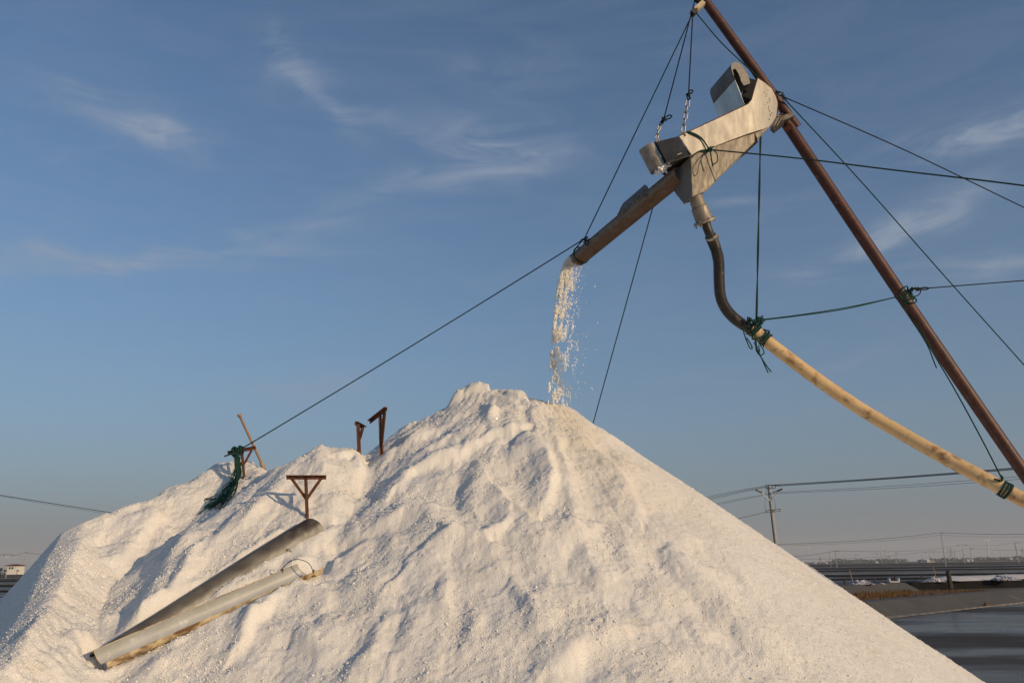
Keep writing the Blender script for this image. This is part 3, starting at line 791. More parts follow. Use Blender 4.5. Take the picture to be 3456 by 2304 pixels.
OUT = [((2291, 460), (2332, 525), 0), ((2370, 423), (2398, 499), 0), ((2450, 386), (2465, 473), 0), ((2524, 351), (2528, 450), 0), ((2536, 337), (2545, 445), .004),
       ((2546, 300), (2560, 440), .012), ((2557, 263), (2574, 436), .025), ((2582, 279), (2586, 432), .05), ((2605, 298), (2597, 428), .08), ((2618, 322), (2608, 416), .11), ((2625, 346), (2620, 396), .14)]
rows = []
for pt_, pb_, dd in OUT:
    p, q = hp(*pt_, dd), hp(*pb_, dd)
    rows.append([p + (q - p) * k / 4 for k in range(5)])
b = MB().sheet(rows, .006, lambda i, j: W_)
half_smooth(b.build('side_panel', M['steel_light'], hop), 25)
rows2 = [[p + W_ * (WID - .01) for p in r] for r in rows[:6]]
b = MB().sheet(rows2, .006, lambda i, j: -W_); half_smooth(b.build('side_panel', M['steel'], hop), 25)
# end wall at the high right end
prof_e = [hp(2605, 298, .085), hp(2618, 322, .115), hp(2625, 346, .145), hp(2625, 372, .145), hp(2620, 396, .14), hp(2608, 416, .115), hp(2597, 428, .085)]
rows = [[p + W_ * ((WID - .15) * k / 5) for p in prof_e] for k in range(6)]
b = MB().sheet(rows, .005, lambda i, j: A_); half_smooth(b.build('end_panel', M['steel'], hop), 40)
# tray floor (the screen) and its cross wires
b = MB().hexa([H(-1.2, .05, -.22), H(.10, .05, -.20), H(.10, WID - .05, -.20), H(-1.2, WID - .05, -.22),
               H(-1.2, .05, -.208), H(.10, .05, -.188), H(.10, WID - .05, -.188), H(-1.2, WID - .05, -.208)])
b.build('sieve_tray', M['steel_dark'], hop)
# funnel below: four sloping panels from the crease to the small mouth
T = [hp(2332, 525, .001), hp(2597, 428, .081), hp(2597, 428, .081) + W_ * .5, hp(2332, 525, .001) + W_ * (WID + .10)]
Bm = [hp(2337, 663, .15), hp(2381, 645, .15), hp(2381, 645, .15) + W_ * .22, hp(2337, 663, .15) + W_ * .22]
names = ['funnel_panel'] * 4
for i in range(4):
    j = (i + 1) % 4
    ring = [T[i], T[j], Bm[j], Bm[i]]
    nrm = nz(np.cross(ring[1] - ring[0], ring[3] - ring[0])); cen = sum(ring) / 4
    if nrm @ (H(-.3, .3, -.4) - cen) < 0: nrm = -nrm
    rows = [[ring[0] + (ring[1] - ring[0]) * u / 8 + ((ring[3] - ring[0]) * (1 - u / 8) + (ring[2] - ring[1]) * (u / 8)) * v / 6 for v in range(7)] for u in range(9)]
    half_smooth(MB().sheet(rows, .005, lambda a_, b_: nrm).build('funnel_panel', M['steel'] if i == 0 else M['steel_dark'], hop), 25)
# rusted rims along the upper edge and round the white end
rm = MB().tube([hp(*o[0], o[2]) - W_ * .001 for o in OUT] + [hp(2625, 372, .143), hp(2620, 396, .139), hp(2608, 416, .113), hp(2597, 428, .083)], .0062, 6)
rm.build('rusty_rim', M['rust'], hop)
# folded weld seams along the corners
sm = MB()
for p, q in ((T[0], Bm[0]), (T[0], T[1]), (Bm[0], Bm[1]), (Bm[0], Bm[3]), (T[3], Bm[3]), (T[1], Bm[1])):
    pts = [p + (q - p) * k / 14 + RNG.normal(0, .0014, 3) for k in range(15)]
    sm.tube(pts, .0065, 6)
sm.tube([H(0, -.002, 0) + (H(-.035, -.002, -.27) - H(0, -.002, 0)) * k / 8 + RNG.normal(0, .0012, 3) for k in range(9)], .006, 6)
sm.build('weld_seam', M['clamp'], hop)
# spout: dark side wall turning back, and the rounded nose that drops the salt
J = (.157, .27, .12)
rows = [[H(J[0] * t, J[1] * t, J[2] * t - .27 * s + (-.02 * t) * s) for s in (0, .25, .5, .75, 1)] for t in (0, .2, .4, .6, .8, 1.0)]
half_smooth(MB().sheet(rows, .005, lambda i, j: W_).build('spout_wall', M['steel_dark'], hop), 25)
rows = [[H(J[0] * t, WID - .07 * t, J[2] * t - .27 * s) for s in (0, .5, 1)] for t in (0, .25, .5, .75, 1.0)]
MB().sheet(rows, .005, lambda i, j: -W_).build('spout_wall', M['steel_dark'], hop)
RN = .13
rows = []
for k in range(15):
    th = -math.pi / 2 + math.pi * k / 14
    a, w = J[0] + .02 + RN * 1.05 * math.cos(th), J[1] + RN + RN * math.sin(th)
    rows.append([H(a, w, J[2] + .012 - .32 * s) for s in (0, .25, .5, .75, 1)])
half_smooth(MB().sheet(rows, .006, lambda i, j: nz(H(J[0], J[1] + RN, 0) - H(J[0] + RN * math.cos(-math.pi / 2 + math.pi * i / 14), J[1] + RN + RN * math.sin(-math.pi / 2 + math.pi * i / 14), 0))).build('nose', M['steel_mid'], hop), 40)
b = MB().tube([H(J[0] + .004, J[1] - .006, J[2] - .30 * t) + RNG.normal(0, .002, 3) for t in np.linspace(0, 1, 14)], .013, 6)
b.build('tar_seam', M['rope_black'], hop)
b = MB().tube([H(J[0] * t, J[1] * t - .004, J[2] * t - .275 - .02 * t) + RNG.normal(0, .0015, 3) for t in np.linspace(0, 1, 16)], .008, 6)
b.build('bottom_lip', M['clamp'], hop)
# salt caked under the nose
pts = []
b = MB()
for k in range(90):
    q = H(J[0] + RNG.uniform(-.05, .12), J[1] + RNG.uniform(.0, .16), J[2] - .31 - RNG.uniform(0, .05))
    V_, F_ = lumps(np.array([q]), np.array([RNG.uniform(.008, .018)]), k); b.add(V_, F_.tolist())
stuff(b.build('salt_crust', M['fall'], hop))
# hood over the tray: inverted J of sheet, open towards the viewer, with a crescent end plate
prof = [(2560, 478), (2536, 415), (2513, 354), (2494, 304), (2475, 255), (2468, 232), (2469, 217), (2477, 211), (2487, 210), (2500, 217), (2511, 229), (2521, 246), (2528, 265), (2532, 282)]
inn = [(2499, 300), (2482, 258), (2478, 243), (2482, 237), (2490, 239), (2498, 248), (2503, 262), (2505, 275), (2509, 288), (2516, 300)]
Pr = catmull([hp(*p, .06) for p in prof], 3)
rows = [[p + W_ * (.58 * k / 8) + np.array([0, 0, -.02]) * 0 for k in range(9)] for p in Pr]
cen = hp(2505, 300, .06)
hood = MB().sheet(rows[:12], .006, lambda i, j: nz(cen - Pr[i]))
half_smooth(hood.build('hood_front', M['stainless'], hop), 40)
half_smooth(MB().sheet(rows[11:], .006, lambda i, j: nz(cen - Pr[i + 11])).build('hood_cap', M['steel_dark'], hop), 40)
ring = [hp(*p, .055) for p in prof[3:]] + [hp(2516, 300, .055)] + [hp(*p, .055) for p in inn[::-1][1:]]
# crescent rim as a strip between outer and inner outlines
o_ = catmull([hp(*p, .052) for p in prof[4:]], 3); i_ = catmull([hp(*p, .052) for p in [(2478, 256), (2474, 244), (2474, 236), (2478, 233), (2483, 234), (2488, 241), (2493, 250), (2498, 262), (2502, 275), (2511, 289)]], 3)
mlen = min(len(o_), len(i_))
MB().sheet([[o_[k], i_[k]] for k in range(mlen)], .008, lambda i, j: W_).build('end_rim', M['steel_dark'], hop)
# inner baffle and back panel, coloured black to stand for the shade inside
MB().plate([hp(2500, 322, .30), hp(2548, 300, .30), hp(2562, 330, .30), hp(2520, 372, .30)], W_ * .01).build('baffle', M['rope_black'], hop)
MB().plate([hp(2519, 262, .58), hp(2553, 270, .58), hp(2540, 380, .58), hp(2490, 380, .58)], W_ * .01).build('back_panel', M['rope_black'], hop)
# outlet pipe, collar, flange
oc = hp(2345, 660, .26); oe = PD(2380, 752, (oc - CAM) @ FW + .02); od = nz(oe - oc); OL = np.linalg.norm(oe - oc)
b = MB().tube([oc - od * .02, oc + od * OL * .45, oc + od * OL * .5], [.086, .086, .08], 20); half_smooth(b.build('outlet_pipe', M['steel'], hop))
b = MB().tube([oc + od * OL * .40, oc + od * OL * .43, oc + od * OL * .95, oc + od * OL * .97], [.09, .102, .106, .10], 20); collar = half_smooth(b.build('collar', M['steel'], hop))
b = MB().tube([oc + od * (OL - .03), oc + od * (OL - .025), oc + od * OL, oc + od * (OL + .004)], [.125, .138, .138, .125], 22); fl = half_smooth(b.build('flange', M['clamp'], hop))
s_ = nz(np.cross(od, [0, 0, 1])); t_ = np.cross(od, s_)
for k in range(6):
    a = 2 * math.pi * k / 6 + .4
    q = oc + od * (OL - .045) + (s_ * math.cos(a) + t_ * math.sin(a)) * .12
    MB().tube([q, q + od * .075], .009, 6).build('bolt', M['clamp'], fl)
# lifting lugs
for (a, w, n) in ((-.085, .0, .0), (.13, .245, .10)):
    q = H(a, w, n)
    b = MB().tube([q + N_ * .02 + np.array([math.cos(x), 0, math.sin(x)]) * .022 for x in np.linspace(0, 2 * math.pi, 13)[:-1]], .008, 6, closed=True)
    b.bar(q - N_ * .03, q + N_ * .012, .03, .010); b.build('lifting_lug', M['clamp'], hop)
# rivets on the white right end
for k in range(16):
    px, py = 2590 + RNG.uniform(-10, 18), 305 + k * 7.0
    px = min(px, 2614)
    dd_ = float(np.interp(px, [2546, 2557, 2582, 2605, 2618, 2625], [.012, .025, .05, .08, .11, .14]))
    q = hp(px, py, dd_) + W_ * .002
    MB().tube([q, q - W_ * .006], .0065, 6).build('rivet', M['rust'], hop)

# ------------------------------------------------------------------ discharge chute
def halfpipe(p0, p1, r, th, up, n=40, seg=18, a0=0.0, a1=math.pi, taper=None, wob=0.0, cut0=0.0, cut1=0.0, box=1.0):
    """rows of points round the half pipe, open towards up; angles a0..a1 go round its bottom"""
    p0, p1 = np.asarray(p0), np.asarray(p1)
    d = nz(p1 - p0); u = nz(np.asarray(up) - d * (np.asarray(up) @ d)); s = np.cross(d, u)
    rows, nr = [], []
    L = np.linalg.norm(p1 - p0)
    for i in range(n + 1):
        t = i / n; row, nn = [], []
        for k in range(seg + 1):
            a = a0 + (a1 - a0) * k / seg
            ca_, sa_ = math.cos(a), math.sin(a)
            if box != 1.0: ca_, sa_ = math.copysign(abs(ca_) ** box, ca_), math.copysign(abs(sa_) ** box, sa_)
            dirv = -s * ca_ - u * sa_
            rr = r * (1 + (taper or 0) * t)
            sh = (cut0 * (1 - t) + cut1 * t) * math.cos(a)
            row.append(p0 + d * (L * t + sh) + dirv * rr + wob * u * math.sin(6 * t)); nn.append(-dirv)
        rows.append(row); nr.append(nn)
    return rows, nr
ch0, ch1 = PD(2296, 584, 10.33), PY(1948, 872, 11.45)
up_ch = nz(np.array([0.10, .35, 1.0]))
chute = root('discharge_chute', (ch0 + ch1) / 2, 'rusty half pipe chute pouring salt from its open lower end', 'chute')
rows, nr = halfpipe(ch0, ch1, .116, .006, up_ch, cut0=-.03, cut1=.03, box=.72)
hpo = half_smooth(MB().sheet(rows, .008, lambda i, j: nr[i][j]).build('half_pipe', M['chute'], chute), 40)
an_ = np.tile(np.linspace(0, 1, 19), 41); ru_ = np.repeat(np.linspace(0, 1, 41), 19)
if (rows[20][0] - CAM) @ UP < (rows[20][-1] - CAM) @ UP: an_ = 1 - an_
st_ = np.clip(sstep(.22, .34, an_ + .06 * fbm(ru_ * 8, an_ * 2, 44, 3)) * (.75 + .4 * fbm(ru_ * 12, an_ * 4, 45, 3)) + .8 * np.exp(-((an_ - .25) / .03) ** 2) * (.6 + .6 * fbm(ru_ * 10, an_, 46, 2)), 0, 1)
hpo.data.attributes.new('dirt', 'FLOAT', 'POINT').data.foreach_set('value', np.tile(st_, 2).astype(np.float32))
dch = nz(ch1 - ch0)
rim = MB()
for j in (0, -1): rim.tube([r[j] for r in rows], .007, 6)
rim.build('rim', M['rust'], chute)
# splash plate rising from the near rim, with salt caked at its foot
ja = 0 if (rows[0][0] - CAM) @ FW < (rows[0][-1] - CAM) @ FW else -1
i0, i1 = 9, 20
pr = []
un = nz(up_ch - dch * (up_ch @ dch))
for i in range(i0, i1 + 1):
    base = rows[i][ja] - un * .03; t = (i - i0) / (i1 - i0)
    hgt = .17 * min(1, (1 - t) * 5 + .25) * min(1, t * 9 + .55)
    pr.append([base + un * hgt * s for s in (0, .33, .66, 1)])
half_smooth(MB().sheet(pr, .006, lambda i, j: -nz(np.cross(dch, un))).build('splash_plate', M['steel_dark'], chute), 40)
b = MB()
for k in range(70):
    i = random.randint(i0, i1); q = rows[i][ja] + un * random.uniform(-.05, .05) - nz(np.cross(un, dch)) * 0 + (CAM - rows[i][ja]) * .0008
    V_, F_ = lumps(np.array([q]), np.array([random.uniform(.006, .02)]), k + 90); b.add(V_, F_.tolist())
stuff(b.build('salt_crust', M['scum'], chute))

# ------------------------------------------------------------------ falling salt
pour = PY(1932, 884, 11.45); land = PH(1872, 1368)
N = 40000
rg = np.random.default_rng(21)
drop = pour[2] - land[2] + .05
tf = math.sqrt(2 * drop / 9.81)
t = np.sqrt(rg.uniform(0, 1, N) ** 1.25) * tf
t = np.where(rg.uniform(size=N) < .30, rg.uniform(0, .45, N) * tf, t)
fr_ = 4.9 * t * t
sp = .05 + .10 * (t / tf)
late = rg.exponential(1.0, N) * .40
band = pn(t * 26, late * 4, 5) + .6 * pn(t * 60, late * 9, 6)
keep = (band > -.25 + .38 * (t / tf) ** 1.2) | (t < .30 * tf) & (late < 1.3)
x = pour[0] + (land[0] - pour[0]) * (t / tf) ** .8 + (late - .42) * sp * 1.5 + rg.normal(0, .006, N)
y = pour[1] + .03 + (land[1] - pour[1]) * t / tf + rg.normal(0, .05, N)
z = pour[2] + .03 - fr_ + rg.normal(0, .015, N)
k = keep & (z > surf_z(x, y) - .02)
c = np.stack([x, y, z], 1)[k]; tt = t[k] / tf
sz = np.exp(rg.normal(math.log(.0042), .36, len(c))).clip(.0025, .013)
V_, F_ = lumps(c, sz, 22, 1.3 + 1.1 * tt)
fo = stuff(np_mesh('falling_salt', V_, F_, M['fall'], None, smooth=False)); fo['label'] = 'stream of loose salt falling from the chute onto the heap'

# ------------------------------------------------------------------ boom
B0, B1 = PD(2636, 388, 10.98), PD(3560, 1745, 9.78)
ub0, ub1 = PD(2352, -34, 11.02), PD(2690, 430, 10.93)
boom = root('boom_pole', B1, 'long rust red steel boom rising diagonally across the sky', 'boom')
dB = nz(B1 - B0)
half_smooth(MB().tube([B0 + (B1 - B0) * k / 30 + np.array([0, 0, -.05 * math.sin(math.pi * k / 30)]) for k in range(31)], .076, 24).build('lower_pipe', M['rust_red'], boom))
up_ = MB().tube([ub0 + (ub1 - ub0) * k / 20 for k in range(21)], [.063] * 21, 24)
half_smooth(up_.build('upper_pipe', M['rust_red'], boom))
# clamps joining the two pipes
for (pa, pb, w, h, m) in (((2632, 408, 10.82), (2676, 388, 10.80), .09, .06, 'clamp'), ((2650, 440, 10.84), (2672, 423, 10.80), .06, .05, 'rust'), ((2606, 440, 10.80), (2640, 412, 10.78), .12, .07, 'dark_metal')):
    cl = MB().bar(PD(*pa), PD(*pb), w, h, up=dB).build('clamp', M[m], boom)
b = MB()
for dx in (0, 9):
    b.tube(catmull([PD(2600 + dx, 425, 10.62), PD(2610 + dx, 405, 10.6), PD(2624 + dx, 390, 10.62), PD(2628 + dx, 398, 10.66), PD(2612 + dx, 425, 10.64)], 5), .007, 6)
b.build('wire_tie', M['clamp'], boom)
blk = MB().bar(PD(2374, 10, 10.86), PD(2347, 36, 10.84), .075, .06, up=dB).build('tip_block', M['cream_wood'], boom)
MB().tube([PD(2353, 29, 10.795), PD(2353, 29, 10.79)], .011, 10).build('bolt_hole', M['rope_black'], blk)
MB().bar(PD(2349, 34, 10.85), PD(2336, 47, 10.84), .085, .07, up=dB).build('pulley', M['dark_metal'], boom)
b = MB()
for k in range(5):
    q = PD(2350 + k * 5, 2 + random.uniform(-4, 4), 10.95)
    V_, F_ = lumps(np.array([q]), np.array([.05]), k + 300); b.add(V_, F_.tolist())
b.build('rag', M['rope_black'], boom)

# ------------------------------------------------------------------ hose and pipe
HPX = [(2380, 750, (oe - CAM) @ FW), (2396, 792, (oe - CAM) @ FW + .01), (2414, 835, 10.28), (2425, 880, 10.27), (2427, 940, 10.26), (2432, 1000, 10.26), (2452, 1045, 10.26), (2490, 1083, 10.27), (2548, 1118, 10.28)]
hc = catmull([PD(*p) for p in HPX], 40)
hose = root('drain_hose', hc[-1], 'black corrugated hose bending down from the separator funnel', 'hose')
rad = [.0655 + .0045 * math.sin(i * 2 * math.pi / 4.0) if i > 38 else .058 for i in range(len(hc))]
rad = [.0655 + (.0055 if (i % 4) < 2 else -.0025) if i > 44 else .056 for i in range(len(hc))]
MB().tube(hc, rad, 20).build('hose_body', M['hose'], hose, smooth=True)
cl = MB().tube([hc[44], hc[46], hc[48], hc[50]], [.071, .074, .074, .071], 20); cl = half_smooth(cl.build('hose_clamp', M['chain'], hose))
q = hc[47] + RT * .075 - FW * .02
MB().bar(q - UP * .02, q + UP * .025, .035, .03, up=FW).build('clamp_screw', M['chain'], cl)
PPX = [(2530, 1104, 10.30), (2600, 1160, 10.22), (2740, 1266, 10.05), (2890, 1370, 9.85), (3040, 1460, 9.6), (3200, 1550, 9.3), (3340, 1624, 9.05), (3460, 1690, 8.85), (3620, 1775, 8.6)]
pc = catmull([PD(*p) for p in PPX], 12)
prad = [.078 + .0015 * math.sin(i * 1.7) for i in range(len(pc))]
pipe = half_smooth(MB().tube(pc, prad, 24).build('slurry_pipe', M['cream_pipe'], org=pc[-1]))
tag(pipe, 'long cream plastic pipe sagging down to the right edge', 'pipe')

# ------------------------------------------------------------------ ropes
def rope(pts, r, m, label, cat='rope', name='rope', n=10, sag=0.0, group=None):
    P = [np.asarray(p, float) for p in pts]
    C_ = catmull(P, n) if len(P) > 2 else [P[0] + (P[1] - P[0]) * k / 24 - np.array([0, 0, sag * 4 * (k / 24) * (1 - k / 24)]) for k in range(25)]
    o = MB().tube(C_, r, 6).build(name, M[m], org=C_[-1], smooth=True)
    return tag(o, label, cat, group) if label else o
def ringpts(c, d, r, n=14, ph=0.0, tilt=0.0):
    d = nz(d); s = nz(np.cross(d, [0.0, 0.1, 1.0])); u = np.cross(d, s)
    return [c + (s * math.cos(ph + 2 * math.pi * k / n) + u * math.sin(ph + 2 * math.pi * k / n)) * r + d * tilt * math.cos(2 * math.pi * k / n) for k in range(n)]
def knot(mb, c, s, r, seed, loops=7):
    rg = np.random.default_rng(seed)
    P = [c + rg.normal(0, s * .45, 3) for _ in range(loops)]
    mb.tube(catmull(P, 6, closed=True), r, 6, closed=True)
    return mb
TIP = PD(2338, 46, 10.84)
TIP2 = PD(2344, 6, 10.92)
# rope that carries the chute mouth
mo = PD(1972, 806, (ch1 - CAM) @ FW * .985)
rp = root('rope', mo, 'thin green rope from the boom tip down to the chute mouth', 'rope')
MB().tube([TIP + (mo - TIP) * k / 20 for k in range(21)], .0085, 6).build('strand', M['rope'], rp, smooth=True)
kb = MB(); knot(kb, mo, .05, .009, 3); knot(kb, mo + np.array([.02, 0, -.04]), .05, .008, 4)
cr = rows = None
mc = (ch1 * .90 + ch0 * .10)
kb.tube(catmull([mo, mo * .4 + (mc + np.array([0, 0, -.09])) * .6 + FW * -.02, PY(1936, 852, 11.42), mo + np.array([-.03, 0, -.02])], 6), .009, 6)
kb.tube(catmull([mo + np.array([.0, 0, 0]), PD(1985, 812, 11.05), PD(1984, 828, 11.05), PD(1966, 815, 11.05)], 6), .008, 6)
kb.tube(ringpts(ch1 * .955 + ch0 * .045 + np.array([0, 0, 0]), ch1 - ch0, .130, 18), .010, 6, closed=True)
kb.build('knot', M['rope_dark'], rp, smooth=True)
# hoist ropes with chains
def chain(p, q, n, lab, grp):
    p, q = np.asarray(p), np.asarray(q)
    t = root('lifting_chain', p, lab, 'chain', grp)
    L = np.linalg.norm(q - p) / n; d = nz(q - p)
    s = nz(np.cross(d, FW)); f = np.cross(d, s)
    for k in range(n):
        c = p + (q - p) * (k + .5) / n; sd = s if k % 2 == 0 else f
        hl, w = L * .66, L * .26
        P = [c + d * (hl - w) * a + sd * w * math.cos(th) + d * w * math.sin(th) for a, rng_ in ((1, (0, 1, 2, 3, 4)), (-1, (4, 5, 6, 7, 8))) for th in [x * math.pi / 4 for x in rng_]]
        MB().tube(P, .0075, 6, closed=True).build('link', M['chain'], t, smooth=True)
    return t
l1 = H(-.085, .0, .04); l2 = H(.13, .245, .145)
x1, x2 = PD(2322, 338, 10.1), PD(2226, 425, 10.25)
chain(l1, x1, 5, 'galvanised chain on the lug above the separator side panel', 'lifting chains')
chain(l2, x2, 3, 'galvanised chain on the lug by the dark spout', 'lifting chains')
for (xa, tp, lab, sd, kx) in ((x1, TIP, 'black rope dropping from boom tip to the longer chain', 31, (2324, 318)), (x2, TIP2, 'black rope slanting from boom tip to the shorter spout chain', 41, (2240, 403))):
    rr_ = root('rope', xa, lab, 'rope')
    dd = ((xa - CAM) @ FW)
    kq = PD(kx[0], kx[1], dd)
    MB().tube([tp + (kq - tp) * k / 18 for k in range(19)], .0085, 6).build('strand', M['rope_black'], rr_, smooth=True)
    kb = MB(); knot(kb, kq, .035, .009, sd); knot(kb, kq + (xa - kq) * .3, .035, .008, sd + 1)
    kb.tube(catmull([xa, kq * .5 + xa * .5 + RT * .02, kq, kq * .5 + xa * .5 - RT * .015], 5, closed=True), .0075, 6, closed=True)
    lp = [kq, kq + RT * .045 + UP * .02, kq + RT * .05 + UP * .045, kq + RT * .015 + UP * .045] if sd == 31 else [kq, kq + RT * .07 + UP * .01, kq + RT * .10 + UP * .04, kq + RT * .06 + UP * .05]
    kb.tube(catmull(lp, 6, closed=True), .0085, 6, closed=True)
    kb.build('knot', M['rope_black'], rr_, smooth=True)
# rope from chute mouth to the bracket on the left
BASEB = PH(824, 1612)
bk_y = BASEB[1]
bt = PY(818, 1512, bk_y - .03)
rope([mo, bt], .0085, 'rope_dark', 'long taut green rope from chute mouth to the bracket with coil', sag=.02)
# rope round the separator to the right
kq = H(-.41, -.05, -.27)
kq = PD(2394, 505, (H(-.33, 0, -.25) - CAM) @ FW - .05)
rr_ = root('rope', kq, 'dark rope tied round the separator and running right past the boom', 'rope')
MB().tube(catmull([kq, PD(2700, 535, 9.6), PD(3000, 572, 9.1), PD(3300, 607, 8.6), PD(3640, 650, 8.1)], 8), .0085, 6).build('strand', M['rope_dark'], rr_, smooth=True)
b = MB(); knot(b, kq, .04, .010, 51); knot(b, kq + RT * .02, .04, .009, 52)
for ofs in (0, .012):
    b.tube(catmull([kq, H(-.26, -.018, -.13 + ofs), H(-.145 - ofs, -.014, .0), H(-.13 - ofs, .05, .012), H(-.13, .3, .01)], 6), .009, 6)
b.tube(catmull([kq, H(-.16, -.016, -.268), H(-.05, -.016, -.29), H(-.03, .03, -.31)], 6), .009, 6)
b.build('knot', M['rope'], rr_, smooth=True)
b = MB().tube(catmull([kq, kq - UP * .06 - FW * .06, kq - UP * .14 - FW * .05 + RT * .015, kq - UP * .21 - FW * .03 + RT * .035], 6), .0085, 6)
b.tube(catmull([kq, kq - RT * .02 - UP * .10 - FW * .16, kq + RT * .0 - UP * .21 - FW * .17, kq + RT * .06 - UP * .17 - FW * .16, kq + RT * .05 - UP * .06 - FW * .12], 7, closed=True), .0065, 6, closed=True)
b.build('tail', M['rope'], rr_, smooth=True)
# guys off the boom
g0 = PD(2618, 318, 10.86)
def blend(a, b_, t): return a + (b_ - a) * t
rope([TIP + RT * .05, PD(2440, 150, 10.86), PD(2560, 262, 10.84), g0], .008, 'rope', 'green rope lying along the upper boom pipe', name='rope')
kb_ = root('rope', g0, 'thin rope from the boom falling gently to the right edge', 'rope')
MB().tube(catmull([g0, PD(2655, 332, 10.84), PD(3050, 505, 11.4), PD(3456, 700, 12.0), PD(3700, 812, 12.4)], 8), .0085, 6).build('strand', M['rope_black'], kb_, smooth=True)
b = MB(); knot(b, PD(2622, 313, 10.84), .035, .009, 61); knot(b, PD(2640, 325, 10.84), .035, .009, 62); b.tube(catmull([PD(2642, 328, 10.83), PD(2655, 331, 10.83), PD(2653, 337, 10.83), PD(2645, 335, 10.83)], 5, closed=True), .007, 6, closed=True)
b.build('knot', M['rope_dark'], kb_, smooth=True)
rope([PD(2642, 328, 10.84), PD(2900, 606, 11.2), PD(3200, 945, 11.6), PD(3500, 1280, 12.0), PD(3650, 1450, 12.2)], .0085, 'rope', 'green guy rope falling steeply right of the boom')
# pipe joint lashing
JN = PD(2556, 1122, 10.27); dj = nz(pc[8] - pc[0])
ls = root('rope_lashing', JN, 'tangle of green rope lashing the black hose to the cream pipe', 'rope')
b = MB()
for k in range(6):
    b.tube(ringpts(JN + dj * (-.10 + k * .032) + RNG.normal(0, .004, 3), dj, .088 + .006 * (k % 2), 18, tilt=RNG.normal(0, .03)), .0085, 6, closed=True)
for k in range(4):
    b.tube(ringpts(JN + dj * (.10 + k * .020), dj, .087, 18, tilt=RNG.normal(0, .02)), .0085, 6, closed=True)
b.build('wrap', M['rope'], ls, smooth=True)
b = MB()
kt = PD(2552, 1080, 10.2)
for k in range(9): knot(b, PD(2530 + k * 6.0, 1084 + RNG.uniform(-6, 6), 10.2 - RNG.uniform(0, .04)), .05, .0085, 70 + k, 6)
b.build('knot', M['rope'], ls, smooth=True)
b = MB()
for L_ in ([(2512, 1090), (2508, 1110), (2518, 1145), (2530, 1172), (2538, 1176), (2536, 1165), (2520, 1140)],
           [(2555, 1090), (2545, 1115), (2558, 1150), (2576, 1180), (2578, 1192), (2565, 1198), (2552, 1180), (2552, 1150)],
           [(2525, 1090), (2540, 1120), (2552, 1160), (2560, 1190), (2575, 1215), (2590, 1238), (2603, 1254)],
           [(2545, 1155), (2560, 1185), (2572, 1212), (2582, 1235), (2593, 1258)], [(2560, 1165), (2564, 1187)]):
    b.tube(catmull([PD(x, y, 10.14 - .01 * (i % 2)) for i, (x, y) in enumerate(L_)], 5), .0075, 6)
b.build('tail', M['rope'], ls, smooth=True)
vt = root('rope', kt, 'flat green strap hanging straight down from separator to hose lashing', 'rope')
u0, u1 = PD(2567, 452, 10.75), PD(2553, 1080, 10.2)
for sx in (-.007, .007):
    MB().tube([u0 + (u1 - u0) * k / 20 + RT * sx * math.cos(k * .5) for k in range(21)], .0075, 6).build('strand', M['rope_dark'], vt, smooth=True)
bk = PD(3035, 1000, 10.42)
dbk = (bk - CAM) @ FW
hr = root('rope', bk, 'green rope from the hose lashing across to the boom', 'rope')
for k_ in (0, 1):
    MB().tube(catmull([PD(2580, 1077 + k_ * 2, 10.2), PD(2700, 1062 + 3 * k_, 10.22), PD(2860, 1037 + 4 * k_, 10.3), bk], 7), .0065, 6).build('strand', M['rope'], hr, smooth=True)
# lashing round the boom
bl = root('rope_lashing', bk, 'green rope wound round the middle of the boom', 'rope')
tpar = None
def onboom(t): return B0 + (B1 - B0) * t
# find boom parameter whose image is nearest x=3052
best = min(range(0, 400), key=lambda i: abs(((onboom(i / 400) - CAM) @ RT) / ((onboom(i / 400) - CAM) @ FW) * FPX + 1728 - 3052)) / 400
b = MB(); bc = onboom(best)
for k in range(7):
    b.tube(ringpts(bc + dB * (-.05 + .022 * k), dB, .092, 18, tilt=RNG.normal(0, .045)), .009, 6, closed=True)
knot(b, PD(3075, 978, dbk - .12), .05, .009, 81); knot(b, PD(3045, 1000, dbk - .12), .05, .009, 82)
b.build('wrap', M['rope'], bl, smooth=True)
rg0 = PD(3085, 976, dbk - .08)
gr = root('rope', rg0, 'dark rope with a looped knot from the boom lashing to the right edge', 'rope')
MB().tube([rg0 + (PD(3600, 935, 11.2) - rg0) * k / 20 for k in range(21)], .0075, 6).build('strand', M['rope_black'], gr, smooth=True)
b = MB()
b.tube(catmull([PD(x, y, dbk - .1) for x, y in ((3085, 976), (3100, 970), (3107, 985), (3095, 998), (3078, 999), (3076, 985), (3090, 968))], 6, closed=True), .0065, 6, closed=True)
b.tube(catmull([PD(x, y, dbk - .1) for x, y in ((3100, 975), (3120, 969), (3135, 973), (3120, 979))], 6, closed=True), .0065, 6, closed=True)
knot(b, PD(3076, 976, dbk - .1), .025, .008, 91); knot(b, PD(3098, 977, dbk - .1), .025, .008, 92)
b.build('knot', M['rope_black'], gr, smooth=True)
dp = (pc[72] - CAM) @ FW
pt = PD(3382, 1615, 9.0)
hg = root('rope', pt, 'green rope slanting from the boom down to the cream pipe', 'rope')
MB().tube(catmull([PD(3052, 1018, dbk - .1), PD(3090, 1070, dbk - .12), PD(3135, 1165, 10.1), PD(3220, 1310, 9.7), PD(3310, 1475, 9.3), pt], 8), .008, 6).build('strand', M['rope'], hg, smooth=True)
b = MB().tube(catmull([PD(3050, 1015, dbk - .1), PD(3080, 1080, dbk - .12), PD(3130, 1165, 10.08), PD(3150, 1215, 10.0), PD(3161, 1242, 9.98)], 8), .008, 6)
b.build('tail', M['rope_dark'], hg, smooth=True)
b = MB()
